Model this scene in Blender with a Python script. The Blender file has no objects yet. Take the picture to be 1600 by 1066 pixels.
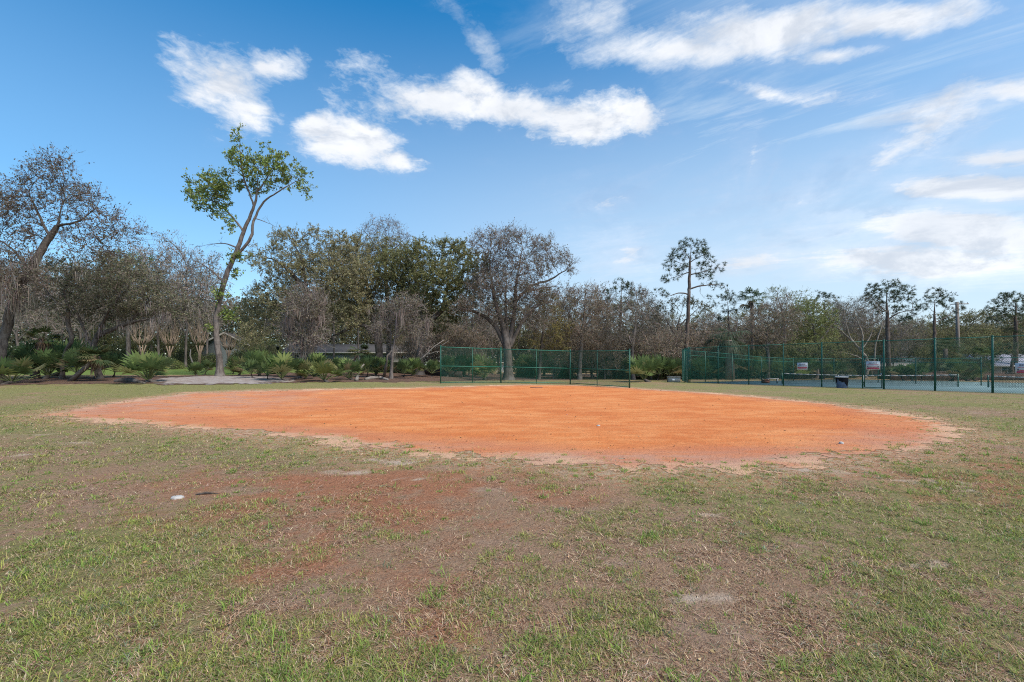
import bpy, math, numpy as np
from mathutils import Vector
rng = np.random.default_rng(7)
SC = bpy.context.scene
COL = SC.collection

# ------------------------------------------------------------------ camera geometry
F, CX, HY, CAM = 680.0, 800.0, 572.0, 1.73

def sst(a, b, x):
    t = np.clip((np.asarray(x, float) - a) / (b - a), 0, 1)
    return t * t * (3 - 2 * t)

def gz(x, y):                       # the ground rises gently towards the trees at the far left
    return 0.85 * (1 - sst(-24, 9, x)) * sst(16, 40, y) + .72 * (1 - sst(-34, 2, x)) * sst(41, 58, y)

def W(px, py, d):                   # a point at depth d metres
    return np.array([(px - CX) / F * d, d, CAM - (py - HY) / F * d])

def G(px, d):                       # ground point in a column at depth d
    x = (px - CX) / F * d
    return np.array([x, d, float(gz(x, d))])

def P(px, py):                      # where the line of sight meets the ground
    t = np.geomspace(1.5, 400, 6000)
    x = (px - CX) / F * t
    z = CAM - (py - HY) / F * t
    k = np.argmax(z < gz(x, t))
    return np.array([x[k], t[k], float(gz(x[k], t[k]))])

# ------------------------------------------------------------------ noise in numpy
def vnoise(x, y, s, seed):
    r = np.random.default_rng(seed)
    T = r.random((257, 257))
    x = np.asarray(x) / s + 1000.3; y = np.asarray(y) / s + 1000.7
    i = np.floor(x).astype(int); j = np.floor(y).astype(int)
    fx = x - i; fy = y - j
    fx = fx * fx * (3 - 2 * fx); fy = fy * fy * (3 - 2 * fy)
    i %= 256; j %= 256
    return (T[i, j] * (1 - fx) + T[i + 1, j] * fx) * (1 - fy) + (T[i, j + 1] * (1 - fx) + T[i + 1, j + 1] * fx) * fy

def fbm(x, y, s, seed, o=3):
    v = 0; a = 1; t = 0
    for k in range(o):
        v = v + a * vnoise(x, y, s / 2 ** k, seed + k); t += a; a *= .55
    return v / t

def in_poly(x, y, poly):
    x = np.asarray(x); y = np.asarray(y)
    inside = np.zeros(x.shape, bool)
    n = len(poly)
    for i in range(n):
        x0, y0 = poly[i]; x1, y1 = poly[(i + 1) % n]
        c = ((y0 > y) != (y1 > y)) & (x < (x1 - x0) * (y - y0) / ((y1 - y0) or 1e-9) + x0)
        inside ^= c
    return inside

def sdf(x, y, poly):                # negative inside
    x = np.asarray(x, float); y = np.asarray(y, float)
    d = np.full(x.shape, 1e9)
    n = len(poly)
    for i in range(n):
        a = poly[i]; b = poly[(i + 1) % n]
        ex, ey = b[0] - a[0], b[1] - a[1]
        t = np.clip(((x - a[0]) * ex + (y - a[1]) * ey) / (ex * ex + ey * ey + 1e-12), 0, 1)
        d = np.minimum(d, np.hypot(x - a[0] - t * ex, y - a[1] - t * ey))
    return np.where(in_poly(x, y, poly), -d, d)

# ------------------------------------------------------------------ meshes and objects
def mk(name, V, faces, mat=None, parent=None, col=None, smooth=False, attrs=None, loc=None):
    V = np.asarray(V, np.float32).reshape(-1, 3)
    if loc is not None: V = V - np.asarray(loc, np.float32)
    elif parent is not None:          # parts are given in world space
        q = parent
        while q is not None: V = V - np.array(q.location, np.float32); q = q.parent
    if not isinstance(faces, (list, tuple)) or (len(faces) and not isinstance(faces[0], np.ndarray)):
        faces = [np.array([f], np.int32) for f in faces]
    faces = [np.asarray(f, np.int32) for f in faces if len(f)]
    me = bpy.data.meshes.new(name)
    me.vertices.add(len(V)); me.vertices.foreach_set('co', V.ravel())
    li = np.concatenate([f.ravel() for f in faces])
    tot = np.concatenate([np.full(len(f), f.shape[1], np.int32) for f in faces])
    st = np.concatenate([[0], np.cumsum(tot)[:-1]]).astype(np.int32)
    me.loops.add(len(li)); me.loops.foreach_set('vertex_index', li)
    me.polygons.add(len(tot)); me.polygons.foreach_set('loop_start', st); me.polygons.foreach_set('loop_total', tot)
    if smooth: me.polygons.foreach_set('use_smooth', np.ones(len(tot), bool))
    me.update(calc_edges=True)
    if col is not None:
        c = np.ones((len(V), 4), np.float32); c[:, :3] = col
        a = me.attributes.new('Col', 'FLOAT_COLOR', 'POINT'); a.data.foreach_set('color', c.ravel())
    for k, v in (attrs or {}).items():
        a = me.attributes.new(k, 'FLOAT', 'POINT'); a.data.foreach_set('value', np.asarray(v, np.float32))
    if mat: me.materials.append(mat)
    o = bpy.data.objects.new(name, me); COL.objects.link(o)
    if parent is not None:
        o.parent = parent
    elif loc is not None:
        o.location = loc
    return o

def tag(o, label=None, cat=None, group=None, kind=None):
    for k, v in (('label', label), ('category', cat), ('group', group), ('kind', kind)):
        if v: o[k] = v
    return o

def empty(name, loc, label, cat, group=None, rz=0):
    o = bpy.data.objects.new(name, None); COL.objects.link(o)
    o.location = [float(v) for v in loc]; o.rotation_euler = (0, 0, rz); o.empty_display_size = .2
    return tag(o, label, cat, group)

def copy_tree(o, parent=None):
    c = o.copy(); COL.objects.link(c)
    if parent: c.parent = parent
    for ch in list(o.children): copy_tree(ch, c)
    return c

class MB:                            # gathers boxes, tubes and polygons into one mesh
    def __init__(s): s.v = []; s.f = []; s.n = 0
    def add(s, V, Fs):
        s.v.append(np.asarray(V, float).reshape(-1, 3))
        for f in Fs: s.f.append([i + s.n for i in f])
        s.n += len(s.v[-1]); return s
    def box(s, c, size, rz=0, tilt=None):
        x, y, z = [v / 2 for v in size]
        V = np.array([(a * x, b * y, cc * z) for a in (-1, 1) for b in (-1, 1) for cc in (-1, 1)])
        if tilt:
            ca, sa = math.cos(tilt), math.sin(tilt); V = V @ np.array([[1, 0, 0], [0, ca, sa], [0, -sa, ca]])
        if rz:
            ca, sa = math.cos(rz), math.sin(rz); V = V @ np.array([[ca, sa, 0], [-sa, ca, 0], [0, 0, 1]])
        return s.add(V + np.asarray(c), [(0, 1, 3, 2), (4, 6, 7, 5), (0, 4, 5, 1), (2, 3, 7, 6), (0, 2, 6, 4), (1, 5, 7, 3)])
    def tube(s, pts, r, n=8, cap=True):
        pts = [np.asarray(p, float) for p in pts]
        r = [r] * len(pts) if np.isscalar(r) else r
        V = []; 
        for i, p in enumerate(pts):
            d = pts[min(i + 1, len(pts) - 1)] - pts[max(i - 1, 0)]; d /= np.linalg.norm(d) + 1e-9
            u = np.cross(d, (0.13, 0.31, 0.94) if abs(d[2]) < .9 else (1, 0.1, 0)); u /= np.linalg.norm(u); w = np.cross(d, u)
            for k in range(n):
                a = 2 * math.pi * k / n
                V.append(p + r[i] * (math.cos(a) * u + math.sin(a) * w))
        Fs = [(i * n + k, i * n + (k + 1) % n, (i + 1) * n + (k + 1) % n, (i + 1) * n + k) for i in range(len(pts) - 1) for k in range(n)]
        if cap: Fs += [tuple(range(n))[::-1], tuple((len(pts) - 1) * n + k for k in range(n))]
        return s.add(V, Fs)
    def lathe(s, c, prof, n=20):
        V = [(c[0] + r * math.cos(2 * math.pi * k / n), c[1] + r * math.sin(2 * math.pi * k / n), c[2] + z) for r, z in prof for k in range(n)]
        Fs = [(i * n + k, i * n + (k + 1) % n, (i + 1) * n + (k + 1) % n, (i + 1) * n + k) for i in range(len(prof) - 1) for k in range(n)]
        return s.add(V, Fs)
    def build(s, name, mat, parent=None, smooth=False, loc=None):
        V = np.concatenate(s.v)
        by = {}
        for f in s.f: by.setdefault(len(f), []).append(f)
        return mk(name, V, [np.array(f, np.int32) for f in by.values()], mat, parent, smooth=smooth, loc=loc)

# ------------------------------------------------------------------ node helpers
def newmat(name):
    m = bpy.data.materials.new(name); m.use_nodes = True
    nt = m.node_tree; nt.nodes.clear()
    return m, nt

class NT:
    def __init__(s, nt): s.nt = nt
    def n(s, t, **kw):
        nd = s.nt.nodes.new(t)
        for k, v in kw.items(): setattr(nd, k, v)
        return nd
    def link(s, a, b): s.nt.links.new(a, b)
    def inp(s, nd, i, v):
        if isinstance(v, bpy.types.NodeSocket): s.link(v, nd.inputs[i])
        elif v is not None: nd.inputs[i].default_value = v
    def m(s, op, a, b=None, c=None, clamp=False):
        nd = s.n('ShaderNodeMath', operation=op); nd.use_clamp = clamp
        for i, v in enumerate((a, b, c)): s.inp(nd, i, v)
        return nd.outputs[0]
    def vm(s, op, a, b=None):
        nd = s.n('ShaderNodeVectorMath', operation=op)
        s.inp(nd, 0, a); s.inp(nd, 1, b); return nd.outputs[0]
    def mix(s, f, a, b, mode='MIX'):
        nd = s.n('ShaderNodeMix', data_type='RGBA', blend_type=mode)
        s.inp(nd, 0, f); 
        for i, v in ((6, a), (7, b)):
            if isinstance(v, (tuple, list)) and len(v) == 3: v = (*v, 1)
            s.inp(nd, i, v)
        return nd.outputs[2]
    def ss(s, x, a, b, lo=0, hi=1):
        nd = s.n('ShaderNodeMapRange', interpolation_type='SMOOTHSTEP')
        for i, v in enumerate((x, a, b, lo, hi)): s.inp(nd, i, v)
        return nd.outputs[0]
    def noise(s, vec, scale, detail=4, rough=.55, dist=0):
        nd = s.n('ShaderNodeTexNoise'); s.inp(nd, 'Vector', vec); nd.inputs['Scale'].default_value = scale
        nd.inputs['Detail'].default_value = detail; nd.inputs['Roughness'].default_value = rough; nd.inputs['Distortion'].default_value = dist
        return nd.outputs['Fac']
    def pos(s, sc=(1, 1, 1)):
        g = s.n('ShaderNodeNewGeometry')
        return s.vm('MULTIPLY', g.outputs['Position'], sc)
    def objpos(s, sc=(1, 1, 1)):
        g = s.n('ShaderNodeTexCoord')
        return s.vm('MULTIPLY', g.outputs['Object'], sc)
    def attr(s, name, out='Fac'):
        return s.n('ShaderNodeAttribute', attribute_name=name).outputs[out]
    def bsdf(s, col, rough=.8, metal=0, bump=None, bstr=.4, bdist=.02, spec=.3, trans=None):
        b = s.n('ShaderNodeBsdfPrincipled')
        s.inp(b, 'Base Color', (*col, 1) if isinstance(col, (tuple, list)) and len(col) == 3 else col)
        s.inp(b, 'Roughness', rough); b.inputs['Metallic'].default_value = metal
        b.inputs['Specular IOR Level'].default_value = spec
        if bump is not None:
            bp = s.n('ShaderNodeBump'); bp.inputs['Strength'].default_value = bstr; bp.inputs['Distance'].default_value = bdist
            s.link(bump, bp.inputs['Height']); s.link(bp.outputs[0], b.inputs['Normal'])
        out = b.outputs[0]
        if trans:
            t = s.n('ShaderNodeBsdfTranslucent'); s.inp(t, 'Color', (*col, 1) if isinstance(col, (tuple, list)) and len(col) == 3 else col)
            mx = s.n('ShaderNodeMixShader'); mx.inputs[0].default_value = trans
            s.link(out, mx.inputs[1]); s.link(t.outputs[0], mx.inputs[2]); out = mx.outputs[0]
        o = s.n('ShaderNodeOutputMaterial'); s.link(out, o.inputs[0])

def simple(name, c, rough=.7, metal=0, var=.15, scale=3, spec=.3, bstr=.15, stretch=(1, 1, 1)):
    m, nt = newmat(name); N = NT(nt)
    f = N.noise(N.objpos(stretch), scale, 5, .6)
    f2 = N.noise(N.objpos(stretch), scale * 7, 3, .6)
    k = N.m('ADD', N.m('MULTIPLY', f, .7), N.m('MULTIPLY', f2, .3))
    k = N.ss(k, .3, .7)
    lo = tuple(v * (1 - var) for v in c); hi = tuple(min(1, v * (1 + var)) for v in c)
    N.bsdf(N.mix(k, lo, hi), rough, metal, f2, bstr, .01, spec)
    return m

def colmat(name, rough=.65, trans=.3, spec=.25):
    m, nt = newmat(name); N = NT(nt)
    N.bsdf(N.attr('Col', 'Color'), rough, spec=spec, trans=trans)
    return m

def bark(name, c1, c2, scale=2.2):
    m, nt = newmat(name); N = NT(nt)
    v = N.objpos((1, 1, .22))
    f = N.noise(v, scale * 4, 6, .65, .4); f2 = N.noise(N.objpos(), scale * .35, 3, .5)
    k = N.ss(f, .35, .65)
    c = N.mix(k, c1, c2)
    c = N.mix(N.ss(f2, .5, .7), c, tuple(min(1, .5 * a + .5 * b + .05) for a, b in zip(c1, c2)))
    N.bsdf(c, .9, bump=f, bstr=.7, bdist=.04, spec=.15)
    return m

M = dict(
    leaf=colmat('leaf', .6, .35), twig=colmat('twig', .9, .0, .1), grass=colmat('grass_blade', .6, .35, .2), straw=colmat('straw', .8, .15, .15),
    bark_grey=bark('bark_grey', (.085, .072, .064), (.185, .16, .145)),
    bark_brown=bark('bark_brown', (.06, .05, .044), (.145, .12, .105)),
    bark_dark=bark('bark_dark', (.055, .045, .04), (.13, .11, .095)),
    bark_pale=bark('bark_pale', (.17, .14, .115), (.32, .28, .235)),
    bark_pine=bark('bark_pine', (.07, .05, .042), (.15, .115, .095)),
    bark_dead=bark('bark_dead', (.15, .13, .112), (.28, .25, .22)),
    green=simple('green_vinyl', (.010, .085, .058), .45, 0, .15, 4, .4),
    greenrail=simple('green_rail', (.022, .15, .105), .45, 0, .15, 4, .4),
    galv=simple('galvanised', (.35, .36, .36), .5, .5, .15, 5),
    white=simple('white_paint', (.60, .60, .60), .55, 0, .08, 6),
    red=simple('red_print', (.52, .07, .12), .5, 0, .15, 9),
    ink=simple('dark_print', (.06, .05, .10), .5, 0, .2, 9),
    blue=simple('blue_plastic', (.075, .11, .18), .5, 0, .25, 6, .4),
    bag=simple('black_bag', (.008, .008, .011), .7, 0, .3, 9, .12, .6),
    rim=simple('grey_rim', (.45, .47, .50), .5, 0, .15, 6),
    concrete=simple('grey_cover', (.30, .30, .29), .8, 0, .15, 6),
    black=simple('black_metal', (.015, .016, .018), .5, 0, .2, 6),
    netcord=simple('net_cord', (.012, .014, .014), .9, 0, .2, 6),
    tape=simple('net_tape', (.40, .385, .37), .8, 0, .1, 6),
    wood=simple('grey_wood', (.20, .17, .145), .85, 0, .3, 2, .2, .5, (8, 8, .6)),
    plank=simple('brown_board', (.135, .085, .068), .85, 0, .35, 3, .2, .5, (7, 7, .5)),
    plankcap=simple('pink_cap', (.25, .18, .15), .8, 0, .2, 3),
    redwood=simple('red_stand', (.14, .05, .035), .8, 0, .2, 4),
    wall_grey=simple('grey_siding', (.13, .15, .155), .8, 0, .07, 2, .2, .3, (.3, .3, 14)),
    wall_pale=simple('pale_stucco', (.22, .215, .205), .9, 0, .08, 5),
    wall_tan=simple('tan_wall', (.30, .27, .24), .9, 0, .1, 5),
    roof_grey=simple('grey_shingle', (.085, .08, .078), .9, 0, .2, 6, .2, .5),
    roof_blue=simple('blue_shingle', (.14, .18, .20), .9, 0, .2, 6, .2, .5),
    roof_lav=simple('pale_shingle', (.30, .30, .36), .9, 0, .15, 6, .2, .5),
    trim=simple('pale_trim', (.38, .36, .32), .7, 0, .06, 6),
    glass=simple('dark_window', (.02, .025, .03), .08, 0, .3, 2, .6, 0),
    stone=simple('pale_stone', (.42, .40, .38), .85, 0, .12, 14, .2, .6),
)

# ------------------------------------------------------------------ ground polygons
dirt_px = [(74, 647), (146, 633.5), (240, 622), (300, 614.5), (400, 611), (520, 609), (640, 606.8), (740, 603.8), (820, 601.6), (900, 602.2), (960, 604.8),
           (1030, 609.5), (1110, 614.5), (1200, 622), (1290, 631), (1380, 642), (1440, 653), (1478, 668), (1500, 685), (1440, 702), (1340, 715), (1240, 731),
           (1140, 735), (1030, 734), (930, 728), (820, 718), (720, 711), (640, 708), (560, 697), (480, 686), (380, 677), (300, 668), (220, 661), (130, 656)]
DIRT = [tuple(P(*p)[:2]) for p in dirt_px]
litter_px = [(-260, 612), (-60, 606), (40, 601), (140, 600), (220, 600.5), (300, 602), (420, 599), (520, 597.5), (620, 597), (690, 596), (790, 594.5), (900, 593.5), (1000, 593), (1062, 594),
             (1062, 588), (960, 584), (800, 584), (600, 583.5), (480, 582.5), (420, 582.5), (340, 587), (200, 589), (60, 589.5), (-40, 590), (-260, 593)]
LITTER = [tuple(P(*p)[:2]) for p in litter_px]
SAND = [tuple(P(*p)[:2]) for p in [(232, 597), (262, 591), (310, 588.5), (385, 588), (440, 591), (455, 596), (400, 599.5), (320, 601), (255, 600.5)]]

def green_field(x, y):               # how grassy the turf is, 0..1, by place
    x = np.asarray(x, float); y = np.asarray(y, float)
    v = .47 + .55 * (fbm(x, y, 2.6, 11) - .5) + .55 * (fbm(x, y, .7, 41) - .5)
    for px, py, rx, ry, w in [(80, 900, 1.6, 1.5, .22), (300, 1000, 1.6, .6, .22), (60, 650, 6, 4.5, .35), (1330, 790, 3.2, 1.4, .30), (900, 1000, 1, .5, .05), (620, 880, 1.6, 1.0, .0),
                              (560, 785, 3.0, 1.5, -.30), (700, 760, 2.5, 1.2, -.22), (1000, 880, 1.4, 1.3, -.20), (1130, 980, 1.3, .7, -.24), (1560, 770, 2.6, 1.5, -.18), (520, 690, 4, 1.3, .18),
                              (1500, 640, 8, 6, -.02), (1500, 985, 1.2, .5, .0), (820, 600, 22, 10, .16), (250, 606, 20, 6, .30), (1300, 620, 16, 10, .16), (1180, 745, 2.5, .8, .12)]:
        c = P(px, py); v = v + w * np.exp(-((x - c[0]) / rx) ** 2 - ((y - c[1]) / ry) ** 2)
    return np.clip(v, 0, 1)

def red_field(x, y):
    x = np.asarray(x, float); y = np.asarray(y, float)
    v = np.zeros(x.shape)
    for px, py, rx, ry, w in [(520, 790, 2.6, 1.6, .75), (700, 750, 3, 1.3, .7), (780, 930, 1.2, .8, .35), (450, 900, 1.1, .6, .3), (1570, 770, 2.6, 1.8, .6), (1480, 720, 3.5, 1.5, .5), (300, 740, 3, 1.2, .3), (650, 980, .8, .5, .3)]:
        c = P(px, py); v = v + .85 * w * np.exp(-((x - c[0]) / rx) ** 2 - ((y - c[1]) / ry) ** 2)
    return np.clip(v * (3.2 * (.55 * fbm(x, y, .9, 77, 4) + .45 * fbm(x, y, .2, 78, 3)) - .78), 0, 1)

def relief(x, y):                    # small lumps of the worn turf, kept below the clay
    k = (1 - sst(9, 16, y)) * sst(-.2, .8, ds_near(x, y))
    return k * (.030 * (fbm(x, y, .8, 301, 3) - .5) + .016 * (vnoise(x, y, .22, 305) - .5))
def ds_near(x, y):
    r = np.full(np.shape(x), 9.); k = (np.abs(x) < 25) & (y > 0) & (y < 18); r[k] = sdf(x[k], y[k], DIRT); return r
def sand_field(x, y):                # bald sandy spots
    x = np.asarray(x, float); y = np.asarray(y, float); v = np.zeros(x.shape)
    for px, py, rx, ry, w in [(545, 738, .6, .3, .8), (630, 722, .7, .3, .9), (660, 748, .7, .2, .7), (600, 718, .5, .2, .7), (1095, 938, .28, .12, .7), (1120, 925, .2, .08, .6), (1105, 803, .3, .12, .8), (1452, 882, .22, .06, 1), (1400, 880, .25, .07, .6), (1455, 752, .9, .25, .8), (1500, 765, .7, .2, .6),
                              (40, 680, .9, .5, .7), (115, 692, .7, .3, .7), (30, 712, .5, .25, .8), (700, 1000, .2, .06, .7), (835, 1032, .16, .05, .7), (1530, 645, 2, 1.2, .5), (780, 765, .6, .25, .5), (1290, 735, 1.2, .35, .7), (900, 738, 1.0, .3, .6), (1160, 745, .9, .2, .4), (350, 690, 1.2, .4, .4), (980, 880, .4, .2, .5)]:
        c = P(px, py); v = v + w * np.exp(-((x - c[0]) / rx) ** 2 - ((y - c[1]) / ry) ** 2)
    return np.clip((v * .9 - .12) * (3.4 * fbm(x, y, .16, 91, 4) - 1.0), 0, .8)

# ------------------------------------------------------------------ ground sheet
def axis(segs):
    a = [segs[0][0]]
    for lo, hi, st in segs:
        n = max(1, int(round((hi - lo) / st))); a += list(np.linspace(lo, hi, n + 1)[1:])
    return np.array(a)
xs = axis([(-900, -300, 60), (-300, -90, 10), (-90, -40, 1.5), (-40, -12, .45), (-12, 12, .16), (12, 40, .45), (40, 90, 1.5), (90, 300, 10), (300, 900, 60)])
ys = axis([(-60, -4, 4), (-4, 1, .5), (1, 14, .14), (14, 45, .4), (45, 75, 1), (75, 300, 9), (300, 1200, 60)])
X, Y = np.meshgrid(xs, ys)
Xf, Yf = X.ravel(), Y.ravel()
nx, ny = len(xs), len(ys)
ii = (np.arange(ny - 1)[:, None] * nx + np.arange(nx - 1)).ravel()
quads = np.stack([ii, ii + 1, ii + nx + 1, ii + nx], 1)
lawn = sst(41.5, 43, Yf) * (1 - sst(-20, -8, Xf))
m, nt = newmat('turf'); N = NT(nt)
p = N.pos()
n1 = N.noise(p, 1.1, 6, .65); n2 = N.noise(p, 9, 5, .65); n3 = N.noise(p, 45, 4, .7); n4 = N.noise(p, 160, 3, .7); n5 = N.noise(N.pos((.35, 1, 1)), .55, 5, .6)
g = N.attr('green'); rd = N.attr('red'); ds = N.attr('dsd'); lw = N.attr('lawn')
thatch = N.mix(N.ss(n3, .35, .65), (.14, .066, .038), (.32, .185, .11))
thatch = N.mix(N.ss(n4, .42, .7), thatch, (.44, .33, .23))
thatch = N.mix(N.ss(n1, .5, .72), thatch, (.33, .22, .155))
thatch = N.mix(N.ss(n2, .60, .72, 0, .6), thatch, (.07, .042, .028))
greenc = N.mix(N.ss(n3, .35, .7), (.12, .15, .042), (.26, .275, .085))
greenc = N.mix(N.ss(n2, .4, .7, 0, .6), greenc, (.26, .205, .10))
gm = N.m('ADD', g, N.m('MULTIPLY', N.m('SUBTRACT', n2, .5), 1.5))
gm = N.ss(N.m('ADD', gm, N.m('MULTIPLY', N.m('SUBTRACT', n5, .5), .7)), .30, .70, 0, .80)
c = N.mix(gm, thatch, greenc)
redc = N.mix(N.ss(n3, .35, .65), (.24, .095, .048), (.42, .185, .10))
c = N.mix(N.ss(N.m('ADD', rd, N.m('MULTIPLY', N.m('SUBTRACT', n2, .5), .8)), .15, .75, 0, .85), c, redc)
# orange dust and pale sand carried out of the infield
edge = N.m('ADD', ds, N.m('MULTIPLY', N.m('SUBTRACT', n1, .5), 2.6))
edge = N.m('ADD', edge, N.m('MULTIPLY', N.m('SUBTRACT', n2, .5), 1.0))
edge = N.m('ADD', edge, N.m('MULTIPLY', N.m('SUBTRACT', n2, .5), 1.6))
c = N.mix(N.ss(edge, 1.9, .0, 0, .85), c, N.mix(N.ss(n2, .42, .6), (.42, .20, .105), (.50, .37, .25)))
c = N.mix(N.ss(N.m('ADD', N.attr('sand'), N.m('MULTIPLY', N.m('SUBTRACT', n3, .5), .5)), .15, .6, 0, .9), c, N.mix(N.ss(n4, .35, .7), (.42, .31, .225), (.55, .45, .355)))
sandm = N.ss(N.m('ADD', N.m('MULTIPLY', n5, .75), N.m('MULTIPLY', n2, .35)), .70, .76, 0, .7)
c = N.mix(sandm, c, (.42, .35, .30))
c = N.mix(lw, c, N.mix(n2, (.10, .155, .035), (.17, .22, .06)))
h = N.m('ADD', N.m('MULTIPLY', n3, .5), N.m('ADD', n2, N.m('MULTIPLY', n4, .3)))
N.bsdf(c, .95, bump=h, bstr=.9, bdist=.05, spec=.1)
turf = m
ds = np.full(len(Xf), 30.0); near = (np.abs(Xf) < 60) & (Yf > 0) & (Yf < 75)
ds[near] = sdf(Xf[near], Yf[near], DIRT)
gr = np.full(len(Xf), .45); gr[near] = green_field(Xf[near], Yf[near])
sn = np.zeros(len(Xf)); sn[near] = sand_field(Xf[near], Yf[near])
rr = np.zeros(len(Xf)); rr[near] = red_field(Xf[near], Yf[near])
ground = mk('ground', np.stack([Xf, Yf, gz(Xf, Yf) + relief(Xf, Yf)], 1), [quads], turf, smooth=True, attrs=dict(sand=sn, green=gr, red=rr, dsd=ds, lawn=lawn))
tag(ground, 'patchy dry turf of the ball field', 'ground', kind='structure')

def wash_field(x, y):                # grey fines washed over the clay
    v = 0
    for px, py, rx, ry, w in [(250, 632, 6, 5, 1), (330, 622, 6, 5, .5), (1040, 722, 2.6, .7, .9), (900, 716, 1.8, .6, .7), (1280, 712, 2.2, .8, .8), (1420, 690, 2.0, 1.6, .8), (620, 699, 1.8, .7, .7), (420, 676, 2, .9, .5)]:
        c = P(px, py); v = v + w * np.exp(-((x - c[0]) / rx) ** 2 - ((y - c[1]) / ry) ** 2)
    return np.clip(v, 0, 1)
def sheet(name, poly, bands, zoff, amp, mat, label, cat, seed, kind='structure'):
    px = np.array(poly); x0, x1, y0, y1 = px[:, 0].min() - 1, px[:, 0].max() + 1, px[:, 1].min() - 1, px[:, 1].max() + 1
    Vs, Qs, n = [], [], 0
    for lo, hi, c in bands:
        lo2, hi2 = max(lo, math.floor(y0 / c) * c), min(hi, y1)
        if hi2 <= lo2: continue
        gx = np.arange(math.floor(x0 / c) * c, x1 + c, c); gy = np.arange(lo2, hi2 + c * .01, c)
        if len(gy) < 2: continue
        if hi2 == hi: gy[-1] = hi
        A, B = np.meshgrid(gx, gy); a, b = A.ravel(), B.ravel()
        mx, my = (A[:-1, :-1] + c / 2).ravel(), (B[:-1, :-1] + c / 2).ravel()
        s = sdf(mx, my, poly) + amp * (fbm(mx, my, 1.6, seed, 5) - .5) * 2 + amp * .8 * (fbm(mx, my, .35, seed + 9, 3) - .5) * 2
        keep = s < 0
        i0 = (np.arange(len(gy) - 1)[:, None] * len(gx) + np.arange(len(gx) - 1)).ravel()[keep]
        q = np.stack([i0, i0 + 1, i0 + len(gx) + 1, i0 + len(gx)], 1)
        used, inv = np.unique(q.ravel(), return_inverse=True)
        Vs.append(np.stack([a[used], b[used], gz(a[used], b[used]) + zoff], 1)); Qs.append(inv.reshape(-1, 4) + n); n += len(used)
    V = np.concatenate(Vs)
    o = mk(name, V, [np.concatenate(Qs)], mat, smooth=True, attrs=dict(dsd=sdf(V[:, 0], V[:, 1], poly), wash=wash_field(V[:, 0], V[:, 1])))
    return tag(o, label, cat, kind=kind)

m, nt = newmat('orange_clay'); N = NT(nt)
p = N.pos(); pst = N.pos((.42, 1.0, 1)); 
a = N.noise(p, .35, 5, .6); b = N.noise(pst, 1.6, 6, .65); c3 = N.noise(p, 9, 5, .7); c4 = N.noise(p, 60, 4, .7); b2 = N.noise(N.pos((.30, 1.1, 1)), 3.6, 6, .68, .6)
d = N.attr('dsd')
c = N.mix(N.ss(b, .40, .62), (.62, .205, .068), (.69, .28, .108))
c = N.mix(N.ss(a, .42, .66, 0, .8), c, (.54, .155, .05))
c = N.mix(N.ss(b2, .52, .68, 0, .38), c, (.46, .125, .042))
c = N.mix(N.ss(N.noise(N.pos((.5, 1, 1)), 11, 6, .7), .54, .70, 0, .42), c, (.42, .135, .055))
c = N.mix(N.ss(c3, .58, .75, 0, .35), c, (.45, .135, .048))
c = N.mix(N.ss(c4, .55, .75, 0, .5), c, (.74, .36, .17))
c = N.mix(N.ss(N.noise(p, 24, 4, .7), .52, .70, 0, .35), c, (.46, .145, .054))
c = N.mix(N.ss(N.noise(p, 1.3, 6, .68), .54, .68, 0, .45), c, (.70, .30, .12))
ed = N.m('ADD', d, N.m('MULTIPLY', N.m('SUBTRACT', a, .5), 3.2)); ed = N.m('ADD', ed, N.m('MULTIPLY', N.m('SUBTRACT', c3, .5), 1.0))
c = N.mix(N.ss(ed, -2.4, -.9, 0, .45), c, (.47, .19, .11))
c = N.mix(N.ss(N.m('ADD', ed, N.m('MULTIPLY', N.m('SUBTRACT', b, .5), 2.0)), -.75, .1, 0, .82), c, (.60, .40, .26))
c = N.mix(N.m('MULTIPLY', N.attr('wash'), N.ss(N.noise(pst, 2.2, 5, .65), .35, .6, .15, .8)), c, (.46, .26, .185))
N.bsdf(c, .97, bump=N.m('ADD', N.m('MULTIPLY', c3, .8), N.m('ADD', N.m('MULTIPLY', c4, .35), b)), bstr=.9, bdist=.06, spec=.06)
clay = m
bands = [(6, 13, .06), (13, 22, .12), (22, 60, .3)]
sheet('infield_dirt', DIRT, bands, .006, .95, clay, 'orange clay infield of the ball field', 'dirt', 5)

m, nt = newmat('leaf_litter_floor'); N = NT(nt)
p = N.pos(); n1 = N.noise(p, .8, 5, .6); n2 = N.noise(p, 7, 6, .7); n3 = N.noise(p, 30, 4, .7)
c = N.mix(N.ss(n2, .35, .65), (.085, .045, .032), (.21, .135, .10)); c = N.mix(N.ss(n3, .5, .75), c, (.26, .18, .14)); c = N.mix(N.ss(n1, .5, .72), c, (.13, .085, .065))
c = N.mix(N.ss(N.noise(p, 2.2, 4, .6), .6, .7, 0, .5), c, (.11, .12, .04))
N.bsdf(c, .95, bump=N.m('ADD', n2, n3), bstr=1, bdist=.08, spec=.1)
sheet('leaf_litter', LITTER, [(10, 120, .35)], .014, .8, m, 'brown leaf litter under the trees', 'leaf litter', 21)
m, nt = newmat('pale_sand'); N = NT(nt)
p = N.pos(); n2 = N.noise(p, 2.5, 6, .7); n3 = N.noise(p, 18, 4, .7)
c = N.mix(N.ss(n2, .38, .62), (.36, .32, .295), (.24, .185, .16)); c = N.mix(N.ss(n3, .45, .75, 0, .5), c, (.38, .34, .32))
N.bsdf(c, .95, bump=N.m('ADD', n2, n3), bstr=.6, bdist=.05, spec=.1)
sheet('sand_path', SAND, [(10, 90, .25)], .026, 1.3, m, 'pale grey sand round the tall tree', 'sand', 33)

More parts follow.
